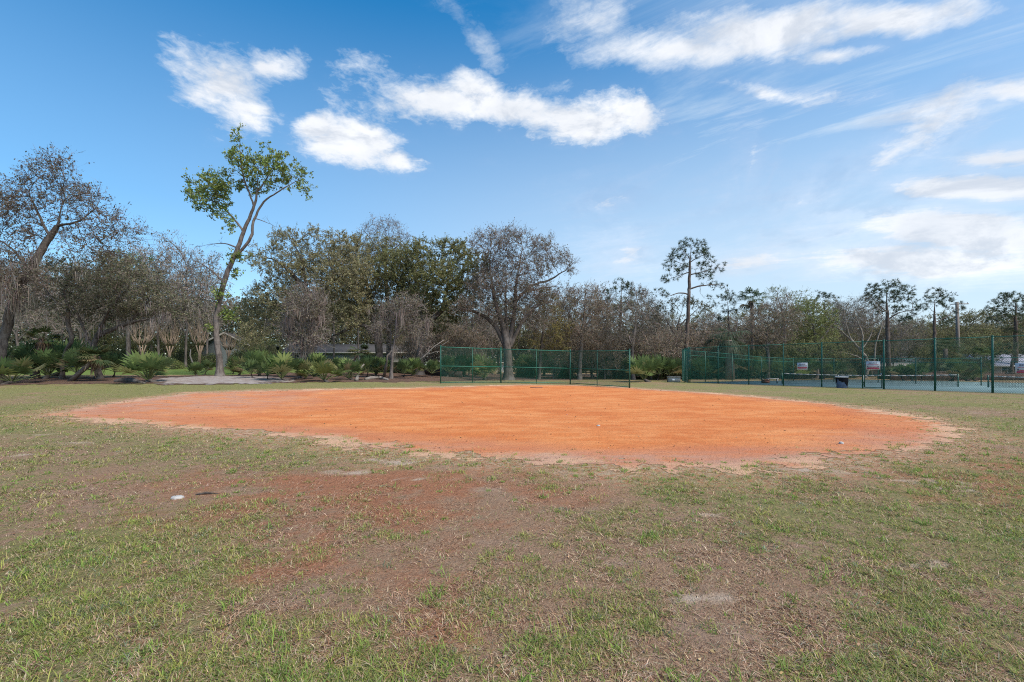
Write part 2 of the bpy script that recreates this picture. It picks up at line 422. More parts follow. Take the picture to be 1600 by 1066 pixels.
# tennis court slab
m, nt = newmat('court_paint'); N = NT(nt)
p = N.pos(); n1 = N.noise(p, .5, 5, .6); n2 = N.noise(p, 6, 5, .7)
c = N.mix(N.ss(n1, .35, .65), (.17, .255, .25), (.215, .305, .295)); c = N.mix(N.ss(n2, .5, .75, 0, .4), c, (.30, .38, .37))
N.bsdf(c, .8, bump=n2, bstr=.1, spec=.25)
court_m = m
cf0, cf1 = P(1076, 598), P(1640, 617)
dirv = (cf1 - cf0); dirv[2] = 0; dirv /= np.linalg.norm(dirv); perp = np.array([-dirv[1], dirv[0], 0]); 
if perp[0] < 0: perp = -perp
def court_pt(u, v): return cf0 + dirv * u + perp * v
L = float(np.linalg.norm(cf1 - cf0)) + 14
b = MB()
q = [court_pt(-.4, .25), court_pt(L, .25), court_pt(L, 26), court_pt(6, 26)]
V = [(x[0], x[1], z) for z in (-.1, .03) for x in q]
b.add(V, [(0, 3, 2, 1), (4, 5, 6, 7), (0, 1, 5, 4), (1, 2, 6, 5), (2, 3, 7, 6), (3, 0, 4, 7)])
court = b.build('tennis_court', court_m); tag(court, 'blue green painted tennis court surface', 'court', kind='structure')


# ------------------------------------------------------------------ chain link
def chain(a, b, z0a, z1a, z0b, z1b, pitch=.075, w=.0045):
    """diagonal wires between two posts a, b (xy), bottom/top heights at each end"""
    a = np.asarray(a[:2], float); b = np.asarray(b[:2], float); Lh = np.linalg.norm(b - a); H = ((z1a - z0a) + (z1b - z0b)) / 2
    seg = []
    st = pitch * math.sqrt(2)
    for k in np.arange(-H, Lh, st):            # up to the right
        u0, v0 = (k, 0) if k >= 0 else (0, -k); u1, v1 = (k + H, H) if k + H <= Lh else (Lh, Lh - k)
        if u1 - u0 > .02: seg.append((u0, v0, u1, v1)); seg.append((Lh - u0, v0, Lh - u1, v1))
    S = np.array(seg); t = (b - a) / Lh; nrm = np.array([-t[1], t[0]])
    def pt(u, v):
        f = u / Lh; zb = z0a + (z0b - z0a) * f; zt = z1a + (z1b - z1a) * f
        return np.stack([a[0] + t[0] * u, a[1] + t[1] * u, zb + (zt - zb) * v / H], 1)
    A, B = pt(S[:, 0], S[:, 1]), pt(S[:, 2], S[:, 3])
    d = B - A; d /= np.linalg.norm(d, axis=1)[:, None]
    n3 = np.tile(np.array([nrm[0], nrm[1], 0]), (len(A), 1)); e = np.cross(d, n3)
    sgn = np.where(S[:, 2] > S[:, 0], 1, -1)[:, None] * .003
    rings = []
    for Q in (A, B):
        for k in range(3):
            an = 2 * math.pi * k / 3
            rings.append(Q + n3 * sgn + w * (math.cos(an) * n3 + math.sin(an) * e))
    V = np.stack(rings, 1).reshape(-1, 3); base = np.arange(len(A))[:, None] * 6
    q = np.concatenate([base + np.array([k, (k + 1) % 3, 3 + (k + 1) % 3, 3 + k]) for k in range(3)])
    return V, q.astype(np.int32)

def chain_obj(name, parts, mat, parent):
    Vs, Qs, n = [], [], 0
    for V, q in parts: Vs.append(V); Qs.append(q + n); n += len(V)
    return mk(name, np.concatenate(Vs), [np.concatenate(Qs)], mat, parent)

def post(parent, x, y, z0, z1, r, mat=None):
    o = MB().tube([(x, y, z0 - .25), (x, y, z1)], r, 10).build('post', mat or M['green'], parent, True)
    MB().lathe((x, y, z1), [(r * 1.12, -.05), (r * 1.12, .0), (r * .8, .03), (0.001, .045)], 10).build('post_cap', mat or M['green'], o, True)
    return o

# ------------------------------------------------------------------ backstop
bs = [(688.6, 541.4, 599.4), (782.6, 544.8, 598.8), (891, 548, 600.3), (983.6, 547.5, 606.6)]
pts = []
for px, yt, yb in bs:
    g_ = P(px, yb); pts.append((g_[0], g_[1], g_[2], CAM - (yt - HY) / F * g_[1]))
mid = lambda a, b, t=.5: tuple(a[i] + (b[i] - a[i]) * t for i in range(4))
back = empty('backstop_fence', pts[1][:3], 'long green chain link backstop in three angled bays behind the orange clay', 'backstop')
for i, p_ in enumerate(pts): post(back, p_[0], p_[1], p_[2], p_[3] + .08, .06 if i in (1, 2, 3) else .045)
nets = []
for i in range(3):
    a, b_ = pts[i], pts[i + 1]
    c_ = mid(a, b_); post(back, c_[0], c_[1], c_[2], c_[3], .03)
    for fr, nm in ((.985, 'top_rail'), (.47, 'middle_rail'), (.03, 'bottom_rail')):
        z = lambda q: q[2] + (q[3] - q[2]) * fr
        MB().tube([(a[0], a[1], z(a)), (b_[0], b_[1], z(b_))], .03, 8).build(nm, M['greenrail'], back, True)
    nets.append(chain(a, b_, a[2] + .05, a[3], b_[2] + .05, b_[3], .07, .005))
chain_obj('chain_link', nets, M['green'], back)

# ------------------------------------------------------------------ tennis court fence
def fence_run(name, label, P0, posts, H, rails, pr=.045, skip=(), wire=.0056, cap=True, pitch=.075):
    root = empty(name, P0, label, 'fence', 'green fencing round the tennis court')
    parts = []
    for i, (x, y, z, h) in enumerate(posts):
        post(root, x, y, z, z + h, pr)
        if i and i not in skip:
            a = posts[i - 1]; b_ = posts[i]
            for fr, nm in rails:
                MB().tube([(a[0], a[1], a[2] + a[3] * fr), (x, y, z + h * fr)], .024, 8).build(nm, M['greenrail'], root, True)
            parts.append(chain((a[0], a[1]), (x, y), a[2] + .03, a[2] + a[3], z + .03, z + h, pitch, wire))
    chain_obj('chain_link', parts, M['green'], root)
    return root
def onfence(px):                     # point of the front fence line in the column px
    k = (px - CX) / F
    u = (k * cf0[1] - cf0[0]) / (dirv[0] - k * dirv[1])
    return cf0 + dirv * u
HF = 3.66
front_px = [1078, 1122, 1170, 1224, 1284, 1348]
fp = [(*onfence(q)[:2], .0, HF) for q in front_px]
f1 = fence_run('court_fence', 'tall green chain link run from the utility cabinet to the open court gateway', fp[0][:3], fp, HF, [(.985, 'top_rail')], .05)
fp2 = [(*onfence(q)[:2], .0, HF) for q in (1381, 1461, 1551, 1668, 1820)]
f2 = fence_run('court_fence', 'tall green chain link run right of the court gateway', fp2[0][:3], fp2, HF, [(.985, 'top_rail')], .06)
side = [fp[0]] + [(*(np.array(G(px, dd))[:2]), 0, HF) for px, dd in ((1071.5, 47.2), (1066, 50.5))]
side[0] = (side[0][0] - .12, side[0][1] + .12, 0, HF)
fence_run('court_fence', 'short green chain link return seen almost edge on beside the utility cabinet', side[0][:3], side, HF, [(.985, 'top_rail')], .05, wire=.006)
far = []
for px, yb, yt in [(1067, 598, 547), (1102, 597.6, 549), (1144, 597.2, 553), (1190, 596.6, 557.5), (1240, 596, 560), (1303, 597, 560), (1372, 598.6, 560), (1431, 600.5, 560), (1533, 603, 559), (1652, 606, 557), (1800, 609, 555)]:
    g_ = P(px, yb); far.append((g_[0] + (.14 if px < 1070 else 0), g_[1], g_[2], (yb - yt) / F * g_[1]))
fence_run('court_fence', 'lower green chain link run along the far side of the tennis court', far[0][:3], far, 3, [(.985, 'top_rail'), (.84, 'middle_rail')], .04, pitch=.09)
# gateway
ga, gb = fp[-1], fp2[0]
gt = np.array([gb[0] - ga[0], gb[1] - ga[1], 0]); gL = np.linalg.norm(gt); gt /= gL
gate = empty('court_gate', (ga[0], ga[1], 0), 'narrow green framed court gate carrying a white and red sign', 'gate')
def gp(t, z, off=.0): return (ga[0] + gt[0] * t * gL + perp[0] * off, ga[1] + gt[1] * t * gL + perp[1] * off, z)
GH = 2.35
fr = MB()
for t in (.09, .91): fr.tube([gp(t, .08), gp(t, GH)], .035, 8)
for z in (.1, 1.05, GH): fr.tube([gp(.09, z), gp(.91, z)], .026, 8)
fr.build('gate_frame', M['green'], gate, True)
MB().tube([gp(.03, GH + .12), gp(.97, GH + .12)], .028, 8).tube([gp(.03, HF - .05), gp(.97, HF - .05)], .028, 8).build('header_rail', M['greenrail'], gate, True)
chain_obj('chain_link', [chain(gp(.09, 0)[:2], gp(.91, 0)[:2], .1, GH, .1, GH, .075, .0045), chain(gp(.02, 0)[:2], gp(.98, 0)[:2], GH + .12, HF - .05, GH + .12, HF - .05, .075, .0045)], M['green'], gate)
for z in (.45, 1.9): MB().tube([gp(.03, z), gp(.10, z)], .03, 6).build('hinge', M['green'], gate, True)
MB().box(gp(.88, 1.1, -.05), (.1, .05, .14), math.atan2(gt[1], gt[0])).tube([gp(.86, 1.1, -.09), gp(.8, 1.1, -.09)], .012, 6).build('latch', M['galv'], gate)

def sign(px, py, w, h, label, bow=False, off=-.09):
    c = onfence(px); d = c[1]; z = CAM - (py - HY) / F * d
    c = np.array([c[0], c[1], z]) + perp * off; rz = math.atan2(dirv[1], dirv[0])
    r = empty('fence_sign', c, label, 'sign', 'white and red signs on the court fence')
    MB().box(c, (w, .012, h), rz).build('panel', M['white'], r)
    ca, sa = math.cos(rz), math.sin(rz)
    def bar(x, zz, ww, hh, mt, nm, front=.009):
        q = MB()
        if isinstance(x, list):
            for xx, w2 in zip(x, ww): q.box(c + np.array([ca * xx + sa * front, sa * xx - ca * front, zz]), (w2, .004, hh), rz)
        else: q.box(c + np.array([ca * x + sa * front, sa * x - ca * front, zz]), (ww, .004, hh), rz)
        return q.build(nm, mt, r)
    R = np.random.default_rng(int(px))
    def words(zz, hh, x0, x1, mt, nm):     # the lettering is too small in the photograph to read
        xs_, ws_ = [], []; x = x0
        while x < x1 - .02:
            ww = R.uniform(.025, .055); xs_.append(x + ww / 2); ws_.append(ww); x += ww + R.uniform(.012, .022)
        bar(xs_, zz, ws_, hh, mt, nm)
    words(h * .30, h * .13, -w * .30, w * .30, M['ink'], 'lettering')
    if bow:
        words(h * .10, h * .08, -w * .38, w * .38, M['red'], 'lettering')
        bar([-w * .36, w * .36], -h * .15, [.06, .06], h * .16, M['ink'], 'bolt', .011)
        bar(0, -h * .20, w * .60, h * .09, M['red'], 'red_band')
        bar(0, -h * .36, w * .86, h * .16, M['red'], 'red_band')
    else:
        words(h * .08, h * .09, -w * .40, w * .40, M['ink'], 'lettering')
        bar(0, -h * .13, w * .9, h * .14, M['red'], 'red_band')
        words(-h * .31, h * .10, -w * .4, w * .4, M['red'], 'lettering')
    return r
sign(1254.3, 572.6, .79, .62, 'white and red sign on the fence left of the blue barrel')
sign(1364.6, 571.2, .86, .62, 'white and red sign with two dark corner bolts on the gate', True)
sign(1603, 575.5, .86, .66, 'white and red sign on the fence at the picture edge, by the pale roof', True)

# ------------------------------------------------------------------ nets
def tennis_net(pa, pb, zt, label, strap=True):
    r = empty('tennis_net', ((pa[0] + pb[0]) / 2, (pa[1] + pb[1]) / 2, .03), label, 'tennis net', 'tennis nets on the court')
    for q in (pa, pb):
        MB().tube([(q[0], q[1], .0), (q[0], q[1], zt + .04)], .045, 10).build('post', M['green'], r, True)
    a = np.array([pa[0], pa[1], zt]); b_ = np.array([pb[0], pb[1], zt]); t = (b_ - a); Ln = np.linalg.norm(t); t /= Ln
    sag = lambda u: zt - .12 * (1 - (2 * u / Ln - 1) ** 2)
    us = np.linspace(.06, Ln - .06, 24)
    tp = MB()
    for u0, u1 in zip(us[:-1], us[1:]):
        m0 = (u0 + u1) / 2; tp.box((a[0] + t[0] * m0, a[1] + t[1] * m0, sag(m0) - .035), (u1 - u0 + .002, .02, .07), math.atan2(t[1], t[0]))
    tp.build('top_tape', M['tape'], r)
    nb = MB()
    for u in np.arange(.08, Ln - .05, .075): nb.tube([(a[0] + t[0] * u, a[1] + t[1] * u, .06), (a[0] + t[0] * u, a[1] + t[1] * u, sag(u) - .06)], .006, 3, False)
    for k in range(11):
        f_ = k / 11; nb.tube([(a[0] + t[0] * u, a[1] + t[1] * u, .06 + (sag(u) - .1) * f_) for u in us], .007, 3, False)
    nb.build('net', M['netcord'], r)
    if strap:
        u = Ln * .5; MB().box((a[0] + t[0] * u + .02, a[1] + t[1] * u - .03, .03 + (sag(u) - .05) / 2), (.09, .02, sag(u) - .05), math.atan2(t[1], t[0])).build('centre_strap', M['tape'], r)
    return r
pb_ = P(1497, 605.2); zt = CAM - (585.2 - HY) / F * pb_[1]
da = F * (CAM - zt) / (583.2 - HY); pa_ = G(1222, da)
tennis_net(pa_, pb_, zt, 'dark tennis net with white tape behind the blue barrel and gateway')
pc_ = P(1544, 606); zt2 = CAM - (587 - HY) / F * pc_[1]
tennis_net(pc_, pc_ + dirv * 10.5, zt2, 'dark tennis net with white tape cut by the picture edge', False)

# ------------------------------------------------------------------ barrel, bench, cabinet, pole, lamp
c = P(1315.5, 606.3); s_ = c[1] / F
r = empty('trash_barrel', c, 'blue barrel lined with a black bag in front of the court fence', 'trash barrel')
rr_ = 7.1 * s_; hh = 17.2 * s_
MB().lathe(c, [(0.001, .0), (rr_ * .96, .0), (rr_ * .97, .04), (rr_, hh * .3), (rr_ * 1.02, hh * .33), (rr_, hh * .36), (rr_ * 1.02, hh * .66), (rr_ * 1.04, hh * .69), (rr_ * 1.02, hh * .72), (rr_ * 1.06, hh * .93), (rr_ * .98, hh * .93), (rr_ * .95, hh * .5)], 28).build('barrel', M['blue'], r, True)
V = []; n_ = 40
for k in range(n_):
    a = 2 * math.pi * k / n_
    drop = .42 + .20 * math.sin(a * 2 + 3.9) + .10 * math.sin(a * 5 + 1) + .05 * math.sin(a * 11)
    for j, (q, zz) in enumerate(((1.02, .96), (1.12, .98), (1.16, .94), (1.14, .94 - drop * .5), (1.10 + .03 * math.sin(a * 9), .94 - drop))):
        V.append((c[0] + rr_ * q * math.cos(a), c[1] + rr_ * q * math.sin(a), c[2] + hh * zz))
Fq = [(k * 5 + j, ((k + 1) % n_) * 5 + j, ((k + 1) % n_) * 5 + j + 1, k * 5 + j + 1) for k in range(n_) for j in range(4)]
MB().add(V, Fq).build('bin_liner', M['bag'], r, True)
MB().lathe((c[0] - .02, c[1], c[2] + hh), [(rr_ * 1.17, -.05), (rr_ * 1.26, -.03), (rr_ * 1.28, .0), (rr_ * 1.2, .035), (rr_ * 1.12, .03), (rr_ * 1.08, -.02)], 28).build('rim', M['rim'], r, True)
MB().tube([(c[0] + rr_ * 1.5, c[1] + .1, c[2] - .1), (c[0] + rr_ * 1.5, c[1] + .1, c[2] + hh * .72), (c[0] + rr_ * 1.1, c[1] + .1, c[2] + hh * .86)], .025, 8).build('support_pole', M['galv'], r, True)

c = P(1207, 599.3); c[2] = .03; s_ = c[1] / F
r = empty('court_bench', c, 'low pale bench on dark legs inside the left end of the court', 'bench')
wd = 17 * s_
MB().box(c + [0, 0, .44], (wd, .3, .05), -.2).build('seat', M['tape'], r)
for t in (-.38, .38): MB().box(c + [t * wd, -t * wd * .2, .2], (.06, .28, .42), -.2).build('leg', M['galv'], r)
c2 = P(1196, 599.4); c2[2] = .03
r = empty('wooden_box', c2, 'small reddish brown box beside the pale court bench', 'box')
MB().box(c2 + [0, 0, .17], (.62, .4, .30), -.2).build('body', M['redwood'], r); MB().box(c2 + [0, 0, .34], (.68, .46, .035), -.2).build('lid', M['redwood'], r)

c = P(1054.5, 597.6); s_ = c[1] / F
r = empty('utility_cabinet', c, 'low grey utility cabinet at the left corner of the court fence', 'cabinet')
w_ = 18 * s_
MB().box(c + [0, .35, .26], (w_, .7, .52), -.12).build('body', M['concrete'], r)
MB().box(c + [0, .35, .555], (w_ + .1, .82, .07), -.12).build('lid', M['trim'], r)
MB().box(c + [-.18, -.03, .25], (.3, .02, .22), -.12).build('plate', M['white'], r)

g_ = G(1497.5, 74.0); ht = CAM + (HY - 472) / F * 74
r = empty('utility_pole', g_, 'tall weathered wooden utility pole behind the tennis court', 'utility pole')
MB().tube([g_ + [0, 0, -.3], g_ + [-.1, 0, ht * .5], g_ + [-.25, 0, ht]], [.30, .26, .21], 10).build('pole', M['wood'], r, True)
MB().box(g_ + [.2, 0, ht - .35], (2.6, .12, .14), -.2).build('crossarm', M['wood'], r)
for t in (-.6, .5, 1.3): MB().lathe(g_ + [t, -t * .2, ht - .28], [(.03, 0), (.05, .05), (.03, .12), (.06, .18), (.001, .24)], 8).build('insulator', M['galv'], r, True)

g_ = G(434, 58.0)
r = empty('lamp_post', g_, 'slim black lamp post rising out of the clipped hedge by the pale house', 'lamp post')
zt = CAM - (541 - HY) / F * 58 - g_[2]
MB().tube([g_ + [0, 0, -.2], g_ + [0, 0, zt - .5]], .07, 8).build('pole', M['black'], r, True)
MB().lathe(g_ + [0, 0, zt - .5], [(.06, 0), (.16, .05), (.2, .38), (.22, .4), (.05, .5), (.001, .56)], 8).build('lantern', M['black'], r)

# ------------------------------------------------------------------ houses and board fences
def house(name, label, c, w, d, wh, rh, rz, wall, roof, wins=(), door=None, over=.5, ridge_x=True, chimney=False):
    """gable house; c is the middle of the front wall on the ground"""
    r = empty(name, c, label, 'house', 'houses beyond the trees')
    ca, sa = math.cos(rz), math.sin(rz)
    T = lambda x, y, z: np.array([c[0] + ca * x - sa * y, c[1] + sa * x + ca * y, c[2] + z])
    a = MB(); x = w / 2
    if ridge_x:
        a.add([T(-x, 0, -.2), T(x, 0, -.2), T(x, d, -.2), T(-x, d, -.2), T(-x, 0, wh), T(x, 0, wh), T(x, d, wh), T(-x, d, wh), T(-x, d / 2, wh + rh), T(x, d / 2, wh + rh)],
              [(0, 1, 5, 4), (2, 3, 7, 6), (1, 2, 6, 9, 5), (3, 0, 4, 8, 7)])
        prof = [(-over, wh - over * rh / (d / 2)), (d / 2, wh + rh), (d + over, wh - over * rh / (d / 2))]
        ro = MB(); o = .02
        for s0 in (0, 1):
            (y0, z0), (y1, z1) = prof[s0], prof[s0 + 1]
            ro.add([T(xx, yy, zz + tt) for tt in (o, o + .14) for xx, yy, zz in ((-x - over, y0, z0), (x + over, y0, z0), (x + over, y1, z1), (-x - over, y1, z1))],
                   [(0, 3, 2, 1), (4, 5, 6, 7), (0, 1, 5, 4), (1, 2, 6, 5), (2, 3, 7, 6), (3, 0, 4, 7)])
    else:
        a.add([T(-x, 0, -.2), T(x, 0, -.2), T(x, d, -.2), T(-x, d, -.2), T(-x, 0, wh), T(x, 0, wh), T(x, d, wh), T(-x, d, wh), T(0, 0, wh + rh), T(0, d, wh + rh)],
              [(0, 1, 5, 8, 4), (2, 3, 7, 9, 6), (1, 2, 6, 5), (3, 0, 4, 7)])
        prof = [(-x - over, wh - over * rh / x), (0, wh + rh), (x + over, wh - over * rh / x)]
        ro = MB(); o = .02
        for s0 in (0, 1):
            (x0, z0), (x1, z1) = prof[s0], prof[s0 + 1]
            ro.add([T(xx, yy, zz + tt) for tt in (o, o + .14) for xx, yy, zz in ((x0, -over, z0), (x1, -over, z1), (x1, d + over, z1), (x0, d + over, z0))],
                   [(0, 3, 2, 1), (4, 5, 6, 7), (0, 1, 5, 4), (1, 2, 6, 5), (2, 3, 7, 6), (3, 0, 4, 7)])
    a.build('wall', wall, r)
    rf = ro.build('roof', roof, r)
    if chimney: MB().box(T(w * .2, d * .5, wh + rh + .3), (.7, .7, 1.4), rz).build('chimney', wall, rf)
    fb = MB()
    if ridge_x: fb.box(T(0, -over - .03, prof[0][1] + .06), (w + 2 * over, .05, .22), rz)
    else:
        for s0 in (0, 1):
            (x0, z0), (x1, z1) = prof[s0], prof[s0 + 1]
            fb.add([T(xx, yy, zz + tt) for tt in (-.1, .17) for xx, yy, zz in ((x0, -over - .05, z0), (x1, -over - .05, z1), (x1, -over - .01, z1), (x0, -over - .01, z0))],
                   [(0, 3, 2, 1), (4, 5, 6, 7), (0, 1, 5, 4), (1, 2, 6, 5), (2, 3, 7, 6), (3, 0, 4, 7)])
    fb.build('fascia', M['trim'], r)
    for wx, wz, ww, hh in wins:
        f_ = MB().box(T(wx, -.02, wz), (ww, .06, hh), rz).build('window', M['glass'], r)
        g2 = MB()
        for q in (-1, 1): g2.box(T(wx + q * (ww / 2 + .04), -.03, wz), (.08, .1, hh + .16), rz); g2.box(T(wx, -.03, wz + q * (hh / 2 + .04)), (ww, .1, .08), rz)
        g2.box(T(wx, -.055, wz), (.05, .03, hh), rz)
        g2.build('frame', M['white'], f_)
    if door:
        dx, dw, dh = door
        dd = MB().box(T(dx, -.02, dh / 2), (dw, .07, dh), rz).build('door', M['trim'], r)
        MB().box(T(dx + dw * .38, -.08, 1), (.05, .06, .12), rz).build('handle', M['black'], dd)
    return r
c = G(352, 66); house('gabled_house', 'grey sided gabled house behind the tall leaning tree', c, 9, 12, 2.6, 2.5, .22, M['wall_grey'], M['roof_grey'], [(2.6, 1.5, 1.3, 1.2)], None, .5, False)
c = G(545, 72); house('long_house', 'long pale house with dark windows behind the clipped hedge', c, 21, 9, 2.5, 1.4, .05, M['wall_pale'], M['roof_grey'], [(-8.5, 1.4, 1.8, 1.3), (-4.6, 1.4, 1.8, 1.2), (2.6, 1.4, 1.5, 1.2), (6.4, 1.4, 1.2, 1.2), (9, 1.4, .9, 1.2)], (-1.2, 1.1, 2.1))
c = G(1435, 86); house('blue_roofed_house', 'house with a blue grey roof behind the tennis nets', c, 15, 9, 1.9, 1.75, -.05, M['wall_grey'], M['roof_blue'], [(-4, 1.2, 1.6, .9), (3, 1.2, 1.6, .9)], None)
c = G(1415, 78); house('low_shed', 'low shed with a shallow pale roof in front of the blue roofed house', c, 10, 3.5, 1.7, .5, -.08, M['wall_tan'], M['trim'], [(1.6, 1, 1.0, .6)], (-2, .9, 1.65), .4)
c = G(1590, 66); house('pale_roofed_house', 'house with a pale lavender roof at the right beyond the court', c, 9, 9, 1.8, 1.7, -.1, M['wall_tan'], M['roof_lav'], [(-1.5, 1.1, 1.4, .9), (2, 1.1, 1.2, .9)], None)
c = G(1298, 92); house('small_white_house', 'small white house glimpsed above the far court fence', c, 4.5, 5, 2.3, .6, 0, M['white'], M['roof_grey'], [(0, 1.3, 1, .8)], None, .3)
c = G(766, 104); house('far_white_house', 'far white house glimpsed through the backstop wire', c, 9, 7, 2.2, .9, 0, M['white'], M['roof_grey'], [(-2, 1.2, 1.4, 1), (2, 1.2, 1.4, 1)], None)

def board_fence(label, pts, mat, cap=None, bw=.14):
    r = empty('board_fence', pts[0][:3], label, 'fence'); R = np.random.default_rng(len(label))
    bd, rl = MB(), MB()
    for (x0, y0, z0, h0), (x1, y1, z1, h1) in zip(pts[:-1], pts[1:]):
        t = np.array([x1 - x0, y1 - y0]); Lf = np.linalg.norm(t); rz = math.atan2(t[1], t[0]); n_ = max(1, int(Lf / bw))
        for k in range(n_):
            f_ = (k + .5) / n_; h = h0 + (h1 - h0) * f_ + R.normal(0, .02)
            bd.box((x0 + t[0] * f_, y0 + t[1] * f_, z0 + (z1 - z0) * f_ + h / 2 - .05), (bw - .012, .02 + R.uniform(0, .006), h), rz)
        for fr in (.2, .8): rl.box(((x0 + x1) / 2 - math.sin(rz) * .05, (y0 + y1) / 2 + math.cos(rz) * .05, (z0 + z1) / 2 + fr * (h0 + h1) / 2), (Lf, .05, .09), rz)
        if cap: rl.box(((x0 + x1) / 2, (y0 + y1) / 2, (z0 + z1) / 2 + (h0 + h1) / 2 + .0), (Lf, .12, .05), rz)
        MB().box((x0 - math.sin(rz) * .1, y0 + math.cos(rz) * .1, z0 + h0 / 2), (.1, .1, h0 + .06), rz).build('post', mat, r)
    bd.build('boards', mat, r); rl.build('rail', cap or mat, r)
    return r
def bfp(px, d, yt): g_ = G(px, d); return (g_[0], g_[1], g_[2], CAM - (yt - HY) / F * d - g_[2])
board_fence('weathered brown board fence leaning left of the backstop', [bfp(628, 56, 566), bfp(665, 53, 571), bfp(700, 50.5, 577.5), bfp(722, 49, 581)], M['plank'])
board_fence('long brown board wall with a pinkish cap behind the tennis court', [bfp(1392, 54, 580.5), bfp(1450, 53.6, 580.6), bfp(1510, 53.2, 580.8), bfp(1570, 52.8, 582.5), bfp(1640, 52.4, 583.5), bfp(1720, 52, 584.5)], M['plank'], M['plankcap'])

# ------------------------------------------------------------------ vegetation
def unit(v): return v / (np.linalg.norm(v, axis=-1, keepdims=True) + 1e-9)
def rdir(R, n): return unit(R.normal(size=(n, 3)))

def ribbons(S, d, Ln, w, R, segs=2, bend=.35, droop=0.):
    """thin bent twigs as flat ribbons; returns verts (n, segs+1, 2, 3), quads"""
    n = len(S); side = unit(np.cross(d, rdir(R, n)))
    pts = [S]; dd = d.copy()
    for k in range(segs):
        pts.append(pts[-1] + dd * (Ln / segs)[:, None])
        dd = unit(dd + R.normal(size=(n, 3)) * bend + np.array([0, 0, -droop]))
    C = np.stack(pts, 1)
    ww = (w[:, None] * np.linspace(1, .25, segs + 1)[None])[:, :, None]
    V = np.stack([C - side[:, None] * ww, C + side[:, None] * ww], 2)
    base = np.arange(n)[:, None] * (segs + 1) * 2
    Q = np.concatenate([base + np.array([2 * k, 2 * k + 1, 2 * k + 3, 2 * k + 2]) for k in range(segs)])
    return V.reshape(-1, 3), Q, C

def leaves(Pc, size, R, flat=.0, aspect=.55):
    n = len(Pc); a = unit(R.normal(size=(n, 3)) * np.array([1, 1, 1 - flat])); b = unit(np.cross(a, rdir(R, n)))
    s = (size * R.uniform(.6, 1.35, n))[:, None]
    c = np.cross(a, b) * s * .18
    V = np.stack([Pc - a * s * .5, Pc + b * s * aspect * .5 + c, Pc + a * s * .5, Pc - b * s * aspect * .5 + c], 1)
    return V.reshape(-1, 3), np.arange(n * 4).reshape(-1, 4)

def needles(Pc, d, size, R, k=11, w=.022):
    n = len(Pc); Pk = np.repeat(Pc, k, 0); dk = unit(np.repeat(d, k, 0) * .7 + rdir(R, n * k) + np.array([0, 0, .25]))
    s = (size * R.uniform(.6, 1.2, n * k))[:, None]; side = unit(np.cross(dk, rdir(R, n * k))) * w
    V = np.stack([Pk - side, Pk + side, Pk + dk * s], 1)
    return V.reshape(-1, 3), np.arange(n * k * 3).reshape(-1, 3)

def pick(R, cols, n, var=.18):
    c = np.array(cols)[R.integers(0, len(cols), n)]
    return np.clip(c * (1 + R.normal(0, var, (n, 1))) * (1 + R.normal(0, .06, (n, 3))), .004, .9)

def colonize(pos, par, A, D, dk, R, iters=140, trop=(0, 0, .12), jit=.22, maxn=14000):
    Pn = np.zeros((maxn, 3)); pr = np.full(maxn, -1); n = len(pos); Pn[:n] = pos; pr[:n] = par
    cc = np.zeros(maxn, int)
    dist = np.linalg.norm(A[:, None] - Pn[None, :n], axis=2); ni = dist.argmin(1); nd = dist.min(1)
    trop = np.array(trop)
    for it in range(iters):
        if not len(A) or n > maxn - 400: break
        idx = ni; v = unit(A - Pn[idx])
        u, inv = np.unique(idx, return_inverse=True)
        S = np.zeros((len(u), 3)); np.add.at(S, inv, v)
        S = unit(unit(S) + trop + R.normal(size=S.shape) * jit)
        ok = cc[u] < 5; stale = ~ok[inv]
        u2, S2 = u[ok], S[ok]
        if len(u2):
            newp = Pn[u2] + S2 * D; k = len(newp)
            Pn[n:n + k] = newp; pr[n:n + k] = u2; cc[u2] += 1
            dn = np.linalg.norm(A[:, None] - newp[None], axis=2); j = dn.argmin(1); dm = dn.min(1)
            b = dm < nd; nd = np.where(b, dm, nd); ni = np.where(b, n + j, ni); n += k
        keep = (nd > dk) & ~(stale & (R.random(len(A)) < .5))
        A, nd, ni = A[keep], nd[keep], ni[keep]
    return Pn[:n].copy(), pr[:n].copy()

